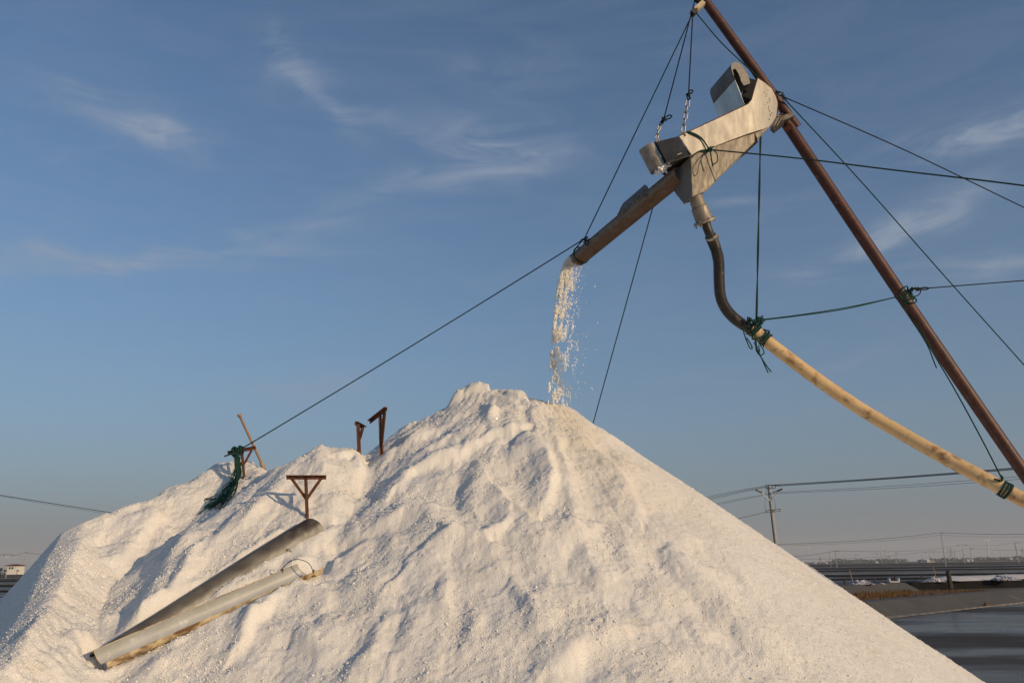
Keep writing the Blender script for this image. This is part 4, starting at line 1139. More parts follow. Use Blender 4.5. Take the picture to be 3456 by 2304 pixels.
ip = min(range(len(pc)), key=lambda i: abs(((pc[i] - CAM) @ RT) / ((pc[i] - CAM) @ FW) * FPX + 1728 - 3386))
dpp = nz(pc[ip + 1] - pc[ip - 1])
for k in range(5):
    b.tube(ringpts(pc[ip] + dpp * (-.03 + .018 * k), dpp, .087, 18, tilt=RNG.normal(0, .02)), .0085, 6, closed=True)
knot(b, PD(3380, 1618, (pc[ip] - CAM) @ FW - .05), .05, .008, 95)
b.build('wrap', M['rope'], hg, smooth=True)
# rope behind the heap's shoulder
lp0 = H(.12, .45, -.3)
lp1 = PY(1990, 1470, 12.4)
rope([PD(2206, 690, 10.9), lp1], .008, 'rope_dark', 'thin dark rope from under the separator down behind the salt peak')

# ------------------------------------------------------------------ iron brackets on the heap
def bracket(base, top, barL, barR, joinf, label, braces=(1, 1), w=.032, stem_w=.036):
    """posts of angle iron: stem from base to top, crossbar barL..barR (points), two braces meeting the stem"""
    base, top, barL, barR = map(np.asarray, (base, top, barL, barR))
    base = base - (top - base) * .35
    t = root('iron_bracket', base, label, 'bracket', 'rusty iron brackets stuck in the salt')
    e = nz(barR - barL); f = nz(np.cross(e, top - base))
    half_smooth(MB().bar(base, top, stem_w, .012, up=f).bar(base + f * .012, top + f * .012, .012, .034, up=f).build('stem', M['rust'], t), 20)
    cb = MB().bar(barL, barR, .012, .042, up=(0, 0, 1)); cb.bar(barL + np.array([0, 0, .02]) + f * .018, barR + np.array([0, 0, .02]) + f * .018, .045, .010, up=(0, 0, 1))
    cb.build('crossbar', M['rust'], t)
    jn = base + (top - base) * joinf
    for s, on, q in ((-1, braces[0], barL), (1, braces[1], barR)):
        if on:
            p = barL * .5 + barR * .5 + (q - (barL + barR) / 2) * .74 - np.array([0, 0, .012])
            MB().bar(jn + f * .006 * s, p, w, .012, up=f).build('brace', M['rust'], t)
    return t
def dY(p, px, py, dy=0.0): return PY(px, py, p[1] + dy)
q = PH(1037, 1747)
bracket(q, dY(q, 1032, 1612), dY(q, 967, 1611), dY(q, 1101, 1611), .60, 'rusty Y braced iron bracket standing just above the dark gutter')
q = BASEB
bracket(q, dY(q, 816, 1520), dY(q, 769, 1529), dY(q, 863, 1511), .58, 'rusty iron bracket with a coil of green rope hung over it', w=.03)
q = PH(1211, 1524)
bracket(q, dY(q, 1207, 1430), dY(q, 1198, 1428, -.06), dY(q, 1228, 1445, .34), .55, 'smaller rusty iron bracket seen end on, left of its neighbour on the crest', stem_w=.10, w=.07, braces=(0, 1))
q = PH(1289, 1532)
bracket(q, dY(q, 1284, 1400), dY(q, 1249, 1424, .22), dY(q, 1306, 1379, -.26), .40, 'taller rusty iron bracket with a slanting crossbar nearest the peak', stem_w=.075, w=.085, braces=(0, 1))
# stick behind the coil bracket
q = PH(893, 1584)
st = root('stick', q, 'brown round stick leaning left out of the salt behind the bracket', 'stick')
a = dY(q, 809, 1402, .12); b0 = q + (q - a) * .06
MB().tube([b0 + (a - b0) * k / 10 for k in range(11)], .019, 10).build('shaft', M['wood'], st, smooth=True)
hd = nz(a - b0)
half_smooth(MB().tube([a - hd * .02, a, a + hd * .012, a + hd * .02], [.022, .034, .034, .026], 12).build('end_cap', M['wood'], st))
b = MB()
for k in range(7): b.tube(ringpts(q + hd * (.02 + .016 * k), hd, .024 + .003 * math.sin(k * 2.1), 12), .009, 6, closed=True)
b.build('binding', M['bind'], st, smooth=True)
# coil of rope on the left bracket
co = dY(BASEB, 800, 1522)
coil = root('rope_coil', co, 'bundle of dark green rope hanging off the bracket down the salt', 'rope')
b = MB()
for k in range(9):
    cx = dY(BASEB, 786 + k * 4.2, 1524 - k * .7, -.01)
    b.tube(ringpts(cx, np.array([1, .15, .1]), .055 + .012 * math.sin(k * 1.3), 14, tilt=RNG.normal(0, .015)), .0105, 6, closed=True)
b.build('wrap', M['rope'], coil, smooth=True)
def hang(px, py, lift):
    p = PH(px, py); return p + np.array([0, -.012, lift])
STR = MB()
for k in range(15):
    j = random.uniform
    e = (690 + j(-6, 60), 1728 - j(-2, 40)) if k % 3 else (688 + j(0, 10), 1722 - j(0, 8))
    p0 = dY(BASEB, 800 + j(-12, 10), 1525 + j(-8, 5), -.06)
    p1 = dY(BASEB, 803 + j(-11, 11), 1575 + j(-8, 8), -.08)
    p2 = dY(BASEB, 796 + j(-16, 16), 1612 + j(-8, 8), -.12)
    p3 = hang(776 + j(-22, 16), 1655 + j(-6, 14), j(.03, .07))
    p4 = hang((776 + e[0]) / 2 + j(-12, 12), (1668 + e[1]) / 2 + j(-4, 10), j(.02, .05))
    p5 = hang(e[0], e[1], .02)
    p6 = hang((776 + e[0]) / 2 + j(-6, 16), (1668 + e[1]) / 2 + j(4, 14), j(.02, .04))
    P = [p0, p1, p2, p3, p4, p5, p6, hang(782 + j(-12, 16), 1662 + j(0, 14), j(.03, .05)), dY(BASEB, 806 + j(-10, 10), 1600, -.10), dY(BASEB, 808 + j(-10, 8), 1540, -.07)]
    STR.tube(catmull(P, 5), .0065, 6)
STR.tube(catmull([hang(700, 1716, .02), hang(685, 1728, .02), hang(672, 1738, .015)], 5), .009, 6)
STR.build('strand', M['rope'], coil, smooth=True)
MB().tube(catmull([dY(BASEB, 800, 1531, -.09), dY(BASEB, 780, 1532, -.10), dY(BASEB, 757, 1539, -.10)], 6), .011, 6).build('tail', M['rope'], coil, smooth=True)

# ------------------------------------------------------------------ gutters lying on the slope
def slope_n(p):
    e = .25
    zx = (coarse_z(p[0] + e, p[1]) - coarse_z(p[0] - e, p[1])) / (2 * e); zy = (coarse_z(p[0], p[1] + e) - coarse_z(p[0], p[1] - e)) / (2 * e)
    return nz(np.array([-zx, -zy, 1.0]))
# dark gutter, upside down
u_, l_ = GUT[0][0][0], GUT[0][0][1]
nn = slope_n(PH(700, 2010))
g1 = root('gutter', l_, 'dirty dark half pipe gutter lying upside down below the bracket', 'gutter', 'half pipe gutters on the salt')
uu, ll = u_ + nn * .02, l_ - nn * .03
rows, nr = halfpipe(ll, uu, .092, .006, -nn, n=70, seg=22, cut0=.02, cut1=.05, wob=.006, taper=.50)
gd = half_smooth(MB().sheet(rows, .006, lambda i, j: nr[i][j]).build('half_pipe', M['gut_dark'], g1), 40)
# old dirt caked along one side of the crown (a stain with its own shape), kept as a mesh attribute
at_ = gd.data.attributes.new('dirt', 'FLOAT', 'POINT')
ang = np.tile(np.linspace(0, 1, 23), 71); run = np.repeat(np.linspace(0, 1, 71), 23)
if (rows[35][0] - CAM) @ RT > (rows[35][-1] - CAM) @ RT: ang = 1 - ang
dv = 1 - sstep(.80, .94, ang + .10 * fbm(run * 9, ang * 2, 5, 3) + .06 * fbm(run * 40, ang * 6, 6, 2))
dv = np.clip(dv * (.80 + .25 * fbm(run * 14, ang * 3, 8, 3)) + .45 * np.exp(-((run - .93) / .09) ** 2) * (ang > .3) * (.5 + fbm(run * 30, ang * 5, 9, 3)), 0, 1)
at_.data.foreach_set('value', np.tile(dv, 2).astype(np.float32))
# grey gutter, open upwards
u2, l2_ = GUT[1][0][0], GUT[1][0][1]
n2 = slope_n(PH(720, 2090))
upg = nz(n2 + np.array([.10, -.02, .0]))
g2 = root('gutter', l2_, 'clean grey half pipe gutter lying open side up, with wire handle', 'gutter', 'half pipe gutters on the salt')
uu2, ll2 = u2 + n2 * .10, l2_ + n2 * .13
rows2, nr2 = halfpipe(ll2, uu2, .112, .006, upg, n=60, cut0=-.03, cut1=-.09, a0=-.12, a1=math.pi + .12)
half_smooth(MB().sheet(rows2).build('inner_face', M['trough_grey'], g2), 40)
half_smooth(MB().sheet([[p - .006 * n_ for p, n_ in zip(r, q)] for r, q in zip(rows2, nr2)]).build('outer_face', M['trough_out'], g2), 40)
b = MB()
for j in (0, -1): b.tube([r[j] - .003 * q[j] for r, q in zip(rows2, nr2)], .0042, 6)
b.tube([p - .003 * n_ for p, n_ in zip(rows2[0], nr2[0])], .0042, 6); b.tube([p - .003 * n_ for p, n_ in zip(rows2[-1], nr2[-1])], .0042, 6)
b.build('rim', M['trough_out'], g2, smooth=True)
ra, rb = rows2[55][0], rows2[57][-1]
if (ra - CAM) @ RT > (rb - CAM) @ RT: ra, rb = rb, ra
mid = (ra + rb) / 2
hw_ = MB().tube(catmull([ra - n2 * .03, ra + n2 * .01, mid * .5 + ra * .5 + n2 * .10, mid + n2 * .145 + RT * .02, mid * .4 + rb * .6 + n2 * .11 + RT * .03, rb + n2 * .02, rb - n2 * .05], 8), .0042, 6)
knot(hw_, ra + n2 * .01, .02, .004, 5); knot(hw_, rb + n2 * .01, .02, .004, 6); knot(hw_, rb - n2 * .045, .02, .004, 8)
hw_.build('wire_handle', M['wire'], g2, smooth=True)
ra = rows[56][0] if (rows[56][0] - CAM) @ RT > (rows[56][-1] - CAM) @ RT else rows[56][-1]
b = MB().tube(catmull([ra + nn * .02, ra + nn * .05 + RT * .03, ra + nn * .01 + RT * .05, ra - nn * .02 + RT * .02, ra - nn * .03 - UP * .03], 6), .004, 6)
b.build('wire_tie', M['wire'], g1, smooth=True)

# ------------------------------------------------------------------ utility poles and cables
def hy(x): return 1932.1 - 0.01274 * x
def pole_at(px_t, py_t, px_b, py_b, z=-.45, Y=None):
    b_ = PG(px_b, py_b, z) if Y is None else PY(px_b, py_b, Y)
    if Y is not None: b_[2] = z
    t_ = PY(px_t, py_t, b_[1])
    return b_, t_
b_, t_ = pole_at(2594, 1640, 2627, 1880, Y=80)
up0 = root('utility_pole', b_, 'concrete utility pole with two street lamps behind the heap slope', 'utility pole')
t_ = np.array([t_[0], t_[1], t_[2]])
dpz = nz(t_ - b_)
half_smooth(MB().tube([b_, b_ + (t_ - b_) * .5, t_], [.19, .165, .14], 14).build('shaft', M['concrete'], up0))
def pt80(x, y, dy=0): return PY(x, y, 80 + dy)
fm_ = MB()
for p, q in (((2585, 1636), (2616, 1636)), ((2585, 1647), (2616, 1647)), ((2585, 1636), (2585, 1647)), ((2616, 1636), (2616, 1647)), ((2594, 1636), (2594, 1647)), ((2605, 1636), (2606, 1647))):
    fm_.bar(pt80(*p, -.2), pt80(*q, -.2), .06, .06)
fm_.bar(pt80(2614, 1637, -.2), pt80(2634, 1637, -.2), .05, .05)
fm_.build('top_frame', M['dark_metal'], up0)
lo_ = MB()
for p, q in (((2586, 1722), (2633, 1717)), ((2586, 1729), (2633, 1724)), ((2586, 1722), (2586, 1729)), ((2633, 1717), (2633, 1724)), ((2612, 1719), (2612, 1726))):
    lo_.bar(pt80(*p, -.22), pt80(*q, -.22), .06, .06)
lo_.build('lower_frame', M['dark_metal'], up0)
for (j0, j1, h0, h1) in (((2598, 1688), (2569, 1662), (2572, 1661), (2552, 1652)), ((2607, 1684), (2627, 1658), (2623, 1657), (2640, 1649))):
    ar = MB().tube([pt80(*j0, -.2), pt80(*j1, -.6)], .05, 8).build('lamp_arm', M['lamp_white'], up0)
    MB().bar(pt80(*h0, -.6), pt80(*h1, -.9), .22, .12).build('lamp_head', M['lamp_head'], ar)
MB().tube(catmull([pt80(2606, 1665, -.2), pt80(2612, 1659, -.3), pt80(2625, 1656, -.4)], 5), .035, 6).build('lamp_bracket', M['dark_metal'], up0)
for k, x in enumerate((2618, 2626, 2633)):
    MB().tube([pt80(x, 1637, -.2), pt80(x, 1633, -.2)], [.05, .03], 8).build('insulator', M['dark_metal'], up0)
for pts in ([(2586, 1645), (2582, 1690), (2583, 1725)], [(2611, 1680), (2617, 1705), (2618, 1722)]):
    MB().tube(catmull([pt80(*p, -.25) for p in pts], 6), .014, 5).build('drop_wire', M['cable'], up0)
def cable(pts, r, label, grp):
    P = catmull([np.asarray(p) for p in pts], 10)
    o = MB().tube(P, r, 5).build('power_cable', M['cable'], org=P[0], smooth=True)
    return tag(o, label, 'cable', grp)
G1 = 'cables on the street lamp pole'
for k, lab in enumerate(('upper', 'second', 'third')):
    y0 = 1637 + k * 1.6
    cable([PY(2588 + 14 * k, y0, 79.8), PY(3000, 1611 + k * 2.2, 66), PY(3456, 1575 + k * 3, 54), PY(3900, 1532 + k * 3, 46)], .022, f'{lab} cable of the close bundle running right from the lamp pole top', G1)
for k, (y0, ya, yb_) in enumerate(((1662, 1640, 1606), (1665, 1647, 1615))):
    cable([PY(2608, y0, 79.8), PY(3000, ya, 66), PY(3456, yb_, 54), PY(3900, yb_ - 38, 46)], .013, f'{("upper", "lower")[k]} of two thin cables below the bundle right of lamp pole', G1)
for k in range(3):
    cable([PY(2588, 1638 + 2.5 * k, 79.8), PY(2490, 1655 + 4 * k, 84), PY(2370, 1680 + 5.5 * k, 90), PY(2100, 1742 + 7 * k, 104)], .017, f'{("upper", "middle", "lower")[k]} cable running left from the lamp pole top behind the heap', G1)
for k in range(2):
    cable([PY(2600, 1664 + 3 * k, 79.8), PY(2490, 1684 + 4 * k, 84), PY(2400, 1702 + 5 * k, 89), PY(2150, 1750 + 7 * k, 104)], .013, f'{("upper", "lower")[k]} thin cable at lamp height running left behind the heap', G1)
cable([PY(2586, 1726, 79.8), PY(2540, 1738, 82), PY(2480, 1752, 86), PY(2300, 1800, 98)], .020, 'low cable running left from the lower pole frame', G1)
cable([PY(-200, 1640, 58), PY(0, 1670, 64), PY(200, 1702, 72), PY(395, 1732, 80), PY(560, 1756, 88)], .028, 'thick cable crossing the sky at the far left edge', G1)
cable([PY(-200, 1644, 58), PY(0, 1674, 64), PY(200, 1707, 72), PY(395, 1738, 80), PY(560, 1762, 88)], .010, 'thin cable just below the thick one at the far left', G1)

FARP = [  # top px, base px, radius, label, extras
    ((3175, 1796), (3193, 1913), .13, 'tall bare concrete pole right of centre in the ponds', 'arm'),
    ((2819, 1857), (2825, 1918), .11, 'second pole from the heap slope on the horizon', 'arm'),
    ((2799, 1863), (2805, 1914), .09, 'thin pole nearest the heap slope on the horizon', None),
    ((2972, 1863), (2979, 1909), .10, 'pole with one small lamp left of the near wind turbine', 'lamp'),
    ((2985, 1852), (2991, 1905), .09, 'thin pole just right of the turbine over the tree line', None),
    ((3246, 1836), (3257, 1901), .14, 'pole with two lamps between tall pole and turbine pair', 'lamps'),
    ((3274, 1848), (3281, 1899), .12, 'plain pole right of the twin lamp pole', 'arm'),
    ((3196, 1842), (3203, 1897), .10, 'faint thin pole right behind the tall bare pole', None),
    ((3425, 1829), (3437, 1890), .22, 'braced double pole near the right edge', 'arm'),
    ((2848, 1872), (2851, 1900), .12, 'small faint pole left of the broad tree clump', None),
    ((2885, 1869), (2889, 1900), .12, 'small faint pole with a short crossarm over trees', 'arm'),
    ((3023, 1863), (3027, 1900), .12, 'faint pole midway between turbine and tall pole', 'arm'),
    ((3136, 1858), (3138, 1896), .12, 'faint lamp pole behind the orange roofed building', 'lamps'),
    ((3220, 1852), (3224, 1888), .12, 'faint thin pole beside the lattice pylon', None),
    ((28, 1868), (23, 1926), .10, 'slender twin armed lamp pole in front of the white house', 'lamps'),
    ((85, 1862), (83, 1925), .12, 'dark pole standing right of the white house', 'arm'),
]
FT = {}
for i, (tp, bp, r, lab, ex) in enumerate(FARP):
    dpx = bp[1] - hy(bp[0])
    if dpx > 4: b_, t_ = pole_at(*tp, *bp)
    else: b_, t_ = pole_at(*tp, *bp, Y=620 + 60 * (i % 4))
    if tp[0] < 100: b_, t_ = pole_at(*tp, *bp, Y=330)
    t_[2] = max(t_[2], 3)
    sc = max(1.0, b_[1] / 260.0)
    r = r * (1 + .35 * (sc - 1))
    po = root('far_pole', b_, lab, 'pole', 'poles out among the ponds')
    half_smooth(MB().tube([b_, t_], [r * 1.25, r * .85], 8).build('shaft', M['concrete'], po))
    FT[i] = t_
    k = sc * .9
    if ex == 'arm':
        MB().bar(t_ + np.array([-.1, 0, -.25]) * k, t_ + np.array([1.3, 0, -.25]) * k, .12 * k, .12 * k).build('crossarm', M['dark_metal'], po)
    if ex in ('lamps', 'lamp'):
        for s in ((-1, 1) if ex == 'lamps' else (-1,)):
            am = MB().tube([t_ - np.array([0, 0, 1.6 * k]), t_ + np.array([s * 1.1 * k, 0, -.5 * k])], .06 * k, 6).build('lamp_arm', M['lamp_white'], po)
            MB().bar(t_ + np.array([s * .9 * k, 0, -.55 * k]), t_ + np.array([s * 1.7 * k, 0, -.3 * k]), .25 * k, .14 * k).build('lamp_head', M['lamp_head'], am)
def sagline(a, b, sag, n=20): return [a + (b - a) * t - np.array([0, 0, 4 * sag * t * (1 - t)]) for t in np.linspace(0, 1, n + 1)]
G2 = 'far cables over the ponds'
def farcable(a, b, sag, r, lab):
    P = sagline(np.asarray(a), np.asarray(b), sag)
    tag(MB().tube(P, r, 4).build('power_cable', M['cable'], org=P[0]), lab, 'cable', G2)
t0 = FT[0]
farcable(PY(2560, 1836, 262), t0, .9, .055, 'upper cable from behind the heap to the tall bare pole')
farcable(PY(2560, 1840, 262), t0 - np.array([0, 0, .9]), .9, .03, 'lower cable from behind the heap to the tall bare pole')
farcable(t0, PY(3760, 1788, 215), .8, .055, 'upper cable from the tall bare pole to the right edge')
farcable(t0 - np.array([0, 0, .9]), PY(3760, 1797, 215), .8, .028, 'lower cable from the tall bare pole to the right edge')
farcable(PY(2650, 1876, FT[1][1] + 20), FT[1], .6, .05, 'cable from heap slope to the second horizon pole')
farcable(FT[1], FT[5], 2.0, .05, 'long cable between the second pole and twin lamp pole')
farcable(FT[5], FT[8], 1.6, .06, 'cable from the twin lamp pole to the braced double pole')
farcable(FT[8], PY(3700, 1823, FT[8][1]), .8, .06, 'cable leaving the braced double pole at the right edge')
farcable(PY(2640, 1884, 420), FT[12], 2.0, .06, 'faint low cable over the tree line left')
farcable(FT[12], FT[6], 2.0, .06, 'faint low cable passing behind the tall bare pole')
farcable(FT[6], PY(3700, 1842, 420), 2.0, .06, 'faint low cable under the turbine pair')
farcable(PY(-150, 1864, 330), FT[14], .8, .05, 'cable from the left edge to the lamp pole by the house')
farcable(FT[14], FT[15], .8, .05, 'cable between the lamp pole and dark pole by the house')
farcable(FT[15], PY(260, 1868, 330), .8, .05, 'cable from the dark pole behind the heap at left')

# ------------------------------------------------------------------ wind turbines and pylons
def turbine(base_px, hub_px, Y, blade_px, a0, lab, yaw=0.0):
    h = PY(hub_px[0], hub_px[1], Y); b_ = np.array([h[0], Y, -.5])
    t = root('wind_turbine', b_, lab, 'wind turbine', 'wind turbines on the horizon')
    half_smooth(MB().tube([b_, h - np.array([0, 0, 1.5])], [2.6, 1.5], 12).build('tower', M['turbine'], t))
    ax = np.array([math.sin(yaw), -math.cos(yaw), 0]); sx = np.array([math.cos(yaw), math.sin(yaw), 0])
    na = half_smooth(MB().tube([h - ax * 5, h - ax * 4.4, h + ax * 3, h + ax * 5], [1.2, 2.0, 2.0, .6], 8).build('nacelle', M['turbine'], t))
    L = blade_px / FPX * Y
    for k in range(3):
        a = math.radians(a0 + 120 * k); d = sx * math.sin(a) + np.array([0, 0, 1]) * math.cos(a); w = np.cross(d, ax)
        rt = h + ax * 4
        ring = [rt + w * 1.0, rt + d * L * .2 + w * 1.9, rt + d * L + w * .25, rt + d * L - w * .2, rt + d * L * .2 - w * .9, rt - w * .8]
        MB().plate(ring, ax * .6).build('blade', M['turbine'], t)
turbine((3340, 1885), (3329, 1825), 3300, 24, 45, 'wind turbine with a Y of blades, left of the pair')
turbine((3360, 1880), (3350, 1836), 4100, 18, 75, 'fainter wind turbine, right of the pair')
turbine((2983, 1897), (2976, 1841), 3500, 22, 5, 'lone wind turbine above the middle of the tree line', yaw=.9)
turbine((2730, 1900), (2727, 1852), 3700, 15, 40, 'wind turbine whose tower stands against the heap slope')
def pylon(px, ytop, Y, lab, hw=5.0):
    tp = PY(px, ytop, Y); b_ = np.array([tp[0], Y, -.5])
    t = root('lattice_pylon', b_, lab, 'pylon', 'lattice pylons on the horizon')
    Hh = tp[2] - b_[2]
    m = MB()
    for sx in (-1, 1):
        for sy in (-1, 1):
            m.bar(b_ + np.array([sx * hw, sy * hw, 0]), tp + np.array([sx * .6, sy * .6, 0]), .5, .5)
    m.build('leg_frame', M['pylon'], t)
    m = MB()
    for k in range(7):
        f0, f1 = k / 7, (k + 1) / 7
        w0, w1 = hw * (1 - f0) + .6 * f0, hw * (1 - f1) + .6 * f1
        for s in (-1, 1):
            m.bar(b_ + np.array([-s * w0, -w0, Hh * f0]), b_ + np.array([s * w1, -w1, Hh * f1]), .35, .35)
            m.bar(b_ + np.array([-s * w0, w0, Hh * f0]), b_ + np.array([s * w1, w1, Hh * f1]), .35, .35)
    m.build('bracing', M['pylon'], t)
    m = MB()
    for f in (.78, .88, .96):
        m.bar(b_ + np.array([-hw * 1.2, 0, Hh * f]), b_ + np.array([hw * 1.2, 0, Hh * f]), .5, .6)
    m.build('crossarm', M['pylon'], t)
pylon(3207, 1849, 2300, 'lattice pylon right of the tall bare pole')
pylon(3449, 1849, 2300, 'lattice pylon at the right edge of the picture')
pylon(2999, 1874, 2700, 'small faint lattice pylon right of the lone turbine')
pylon(2966, 1884, 2900, 'smallest faint lattice pylon left of the lone turbine')
pylon(2767, 1878, 2700, 'faint lattice pylon beside the heap slope')

# ------------------------------------------------------------------ tree line, buildings
def leafmass(name, items, seed, label=None):
    """clumps of leaf faces: items = (x, y, z, rx, rz, n)"""
    rg = np.random.default_rng(seed); V, F = [], []
    for (x, y, z, rx, rz, n) in items:
        d = rg.normal(size=(n, 3)); d /= np.linalg.norm(d, axis=1, keepdims=True); d *= rg.uniform(.55, 1.0, (n, 1))
        c = np.array([x, y, z]) + d * np.array([rx, rx, rz]); s = rg.uniform(.22, .42, n) * rz
        a = rg.normal(size=(n, 3)); a /= np.linalg.norm(a, axis=1, keepdims=True)
        b_ = np.cross(a, rg.normal(size=(n, 3))); b_ /= np.linalg.norm(b_, axis=1, keepdims=True)
        for k in range(n):
            o = len(V); V += [c[k] + a[k] * s[k], c[k] + b_[k] * s[k] * .8, c[k] - a[k] * s[k], c[k] - b_[k] * s[k] * .8]; F.append((o, o + 1, o + 2, o + 3))
    m = MB(); m.v = [tuple(map(float, v)) for v in V]; m.f = F
    return m
items = []
rg = np.random.default_rng(77)
Yt = 1500.0
def toppx(px):   # height of the tree line in pixels above its foot
    for a, b_, h in ((2720, 2790, 5), (2790, 2812, 9), (2812, 2860, 15), (2860, 2880, 12), (2880, 3060, 15), (3060, 3100, 4), (3100, 3128, 13), (3128, 3140, 9), (3140, 3250, 15), (3250, 3500, 17), (3500, 3800, 15), (-400, 10, 9), (10, 500, 5)):
        if a <= px < b_: return h
    return 7
for px in list(np.arange(2560, 3800, 3.0)) + list(np.arange(-400, 400, 4.0)):
    h = toppx(px) * (.8 + .35 * float(fbm(np.array([px * .045]), np.array([.5]), 4, 2)[0]))
    Y = Yt + rg.uniform(-120, 120)
    zt = h / FPX * Y
    x = PY(px, hy(px), Y)[0]
    items.append((x, Y, zt * .55 - .4, max(2.2, zt * .40), zt * .50 + .4, 15))
    items.append((x + rg.uniform(-1, 1), Y - 6, zt * .22 - .4, 2.4, zt * .30 + .4, 8))
o = stuff(leafmass('tree_line', items, 9).build('tree_line', M['leaf'])); o['label'] = 'dark hazy line of trees along the horizon'
def hutlike(px, py_b, wpx, hpx, Y, lab, m='white_wall', roof='white_wall', dep=6.0, name='shed', orange=False):
    b_ = PY(px, py_b, Y); w = wpx / FPX * Y; h = hpx / FPX * Y; b_[2] = max(b_[2] - .5, -.6)
    t = root(name, b_, lab, 'shed', 'small buildings on the horizon')
    x, y, z = b_
    m_ = MB().hexa([(x - w / 2, y - dep / 2, z), (x + w / 2, y - dep / 2, z), (x + w / 2, y + dep / 2, z), (x - w / 2, y + dep / 2, z),
                    (x - w / 2, y - dep / 2, z + h * .7), (x + w / 2, y - dep / 2, z + h * .7), (x + w / 2, y + dep / 2, z + h * .7), (x - w / 2, y + dep / 2, z + h * .7)])
    m_.build('wall', M[m], t)
    r = MB().add([(x - w * .56, y - dep * .56, z + h * .68), (x + w * .56, y - dep * .56, z + h * .68), (x + w * .56, y + dep * .56, z + h * .68), (x - w * .56, y + dep * .56, z + h * .68),
                  (x - w * .5, y, z + h), (x + w * .5, y, z + h)], [(0, 1, 5, 4), (2, 3, 4, 5), (1, 2, 5), (3, 0, 4), (3, 2, 1, 0)])
    r.build('roof', M[roof], t)
    d = MB().hexa([(x - w * .1, y - dep / 2 - .05, z), (x + w * .1, y - dep / 2 - .05, z), (x + w * .1, y - dep / 2 - .01, z), (x - w * .1, y - dep / 2 - .01, z),
                   (x - w * .1, y - dep / 2 - .05, z + h * .45), (x + w * .1, y - dep / 2 - .05, z + h * .45), (x + w * .1, y - dep / 2 - .01, z + h * .45), (x - w * .1, y - dep / 2 - .01, z + h * .45)])
    d.build('door', M['glass'], t)
    return t
hutlike(3131, 1897, 10, 11, 900, 'larger white building with orange base left of the tall pole', name='shed')
hutlike(3143, 1897, 18, 5, 900, 'low long orange shed beside the white building', m='orange', roof='white_wall')
hutlike(2751, 1911, 6, 7, 950, 'tiny white hut right against the heap slope')
hutlike(2789, 1909, 7, 7, 950, 'tiny white hut left of the thin pole')
hutlike(2958, 1904, 7, 8, 950, 'tiny white hut below the lone turbine')
hutlike(3264, 1893, 6, 7, 900, 'tiny white hut right of the twin lamp pole')
hutlike(3277, 1892, 6, 8, 900, 'tiny white hut at the foot of the plain pole')
hutlike(3408, 1886, 6, 7, 900, 'tiny white hut left of the braced double pole')
hutlike(3025, 1902, 10, 4, 950, 'flat pale shed under the faint middle pole')
hutlike(3115, 1897, 24, 9, 1000, 'dark long shed left of the white and orange buildings', m='dark_metal', roof='dark_metal')
# house at the far left
Yh = 260.0
hb = PY(34, 1926, Yh); hx, hyy, hz = hb[0], Yh, -.55
hs = root('house', (hx, hyy, hz), 'white house with dark red hipped roof at the left edge', 'house')
sc_ = Yh / FPX
def hp2(px): return PY(px, 1915, Yh)[0]
xl, xr = hp2(25), hp2(58)
xl2 = hp2(13)
wz0, wz1 = PY(30, 1924, Yh)[2] - 1.2, PY(30, 1908, Yh)[2]
MB().hexa([(xl, Yh, wz0), (xr, Yh, wz0), (xr, Yh + 4, wz0), (xl - 1.2, Yh + 4, wz0), (xl, Yh, wz1), (xr, Yh, wz1), (xr, Yh + 4, wz1), (xl - 1.2, Yh + 4, wz1)]).build('wall', M['white_wall'], hs)
zr = PY(33, 1902.5, Yh)[2]
MB().add([(xl - 1.6, Yh - .5, wz1), (xr + .5, Yh - .5, wz1), (xr + .5, Yh + 4.5, wz1), (xl - 1.8, Yh + 4.5, wz1), ((xl + xr) / 2 - .9, Yh + 2, zr), ((xl + xr) / 2 + .5, Yh + 2, zr)],
         [(0, 1, 5, 4), (2, 3, 4, 5), (1, 2, 5), (3, 0, 4), (3, 2, 1, 0)]).build('roof', M['roof_red'], hs)
for px in (33, 42):
    for yy in (1916,):
        c_ = PY(px, yy, Yh)
        wn_ = MB().hexa([(c_[0] - .28, Yh - .03, c_[2] - .3), (c_[0] + .28, Yh - .03, c_[2] - .3), (c_[0] + .28, Yh - .005, c_[2] - .3), (c_[0] - .28, Yh - .005, c_[2] - .3),
                         (c_[0] - .28, Yh - .03, c_[2] + .3), (c_[0] + .28, Yh - .03, c_[2] + .3), (c_[0] + .28, Yh - .005, c_[2] + .3), (c_[0] - .28, Yh - .005, c_[2] + .3)]).build('window', M['glass'], hs)
def bush(px, py, w, h, Y, lab, seed):
    p = PY(px, py, Y); wz = w / FPX * Y; hz_ = h / FPX * Y
    t = root('bush', (p[0], Y, -.5), lab, 'bush', 'bushes by the house')
    its = [(p[0] + rg.uniform(-.3, .3) * wz, Y + rg.uniform(-.5, .5), p[2] - .3 + hz_ * rg.uniform(.3, .7), wz * .32, hz_ * .36, 26) for _ in range(5)]
    leafmass('x', its, seed).build('crown', M['leaf'], t)
    MB().tube([(p[0], Y, -.55), (p[0], Y, p[2] + hz_ * .4)], .08, 6).build('trunk', M['bark'], t)
bush(3, 1924, 14, 13, 250, 'dark bush left of the white house', 1)
bush(16, 1925, 10, 8, 248, 'low bush in front of the white house', 2)
bush(58, 1925, 10, 6, 252, 'low bush right of the white house', 3)

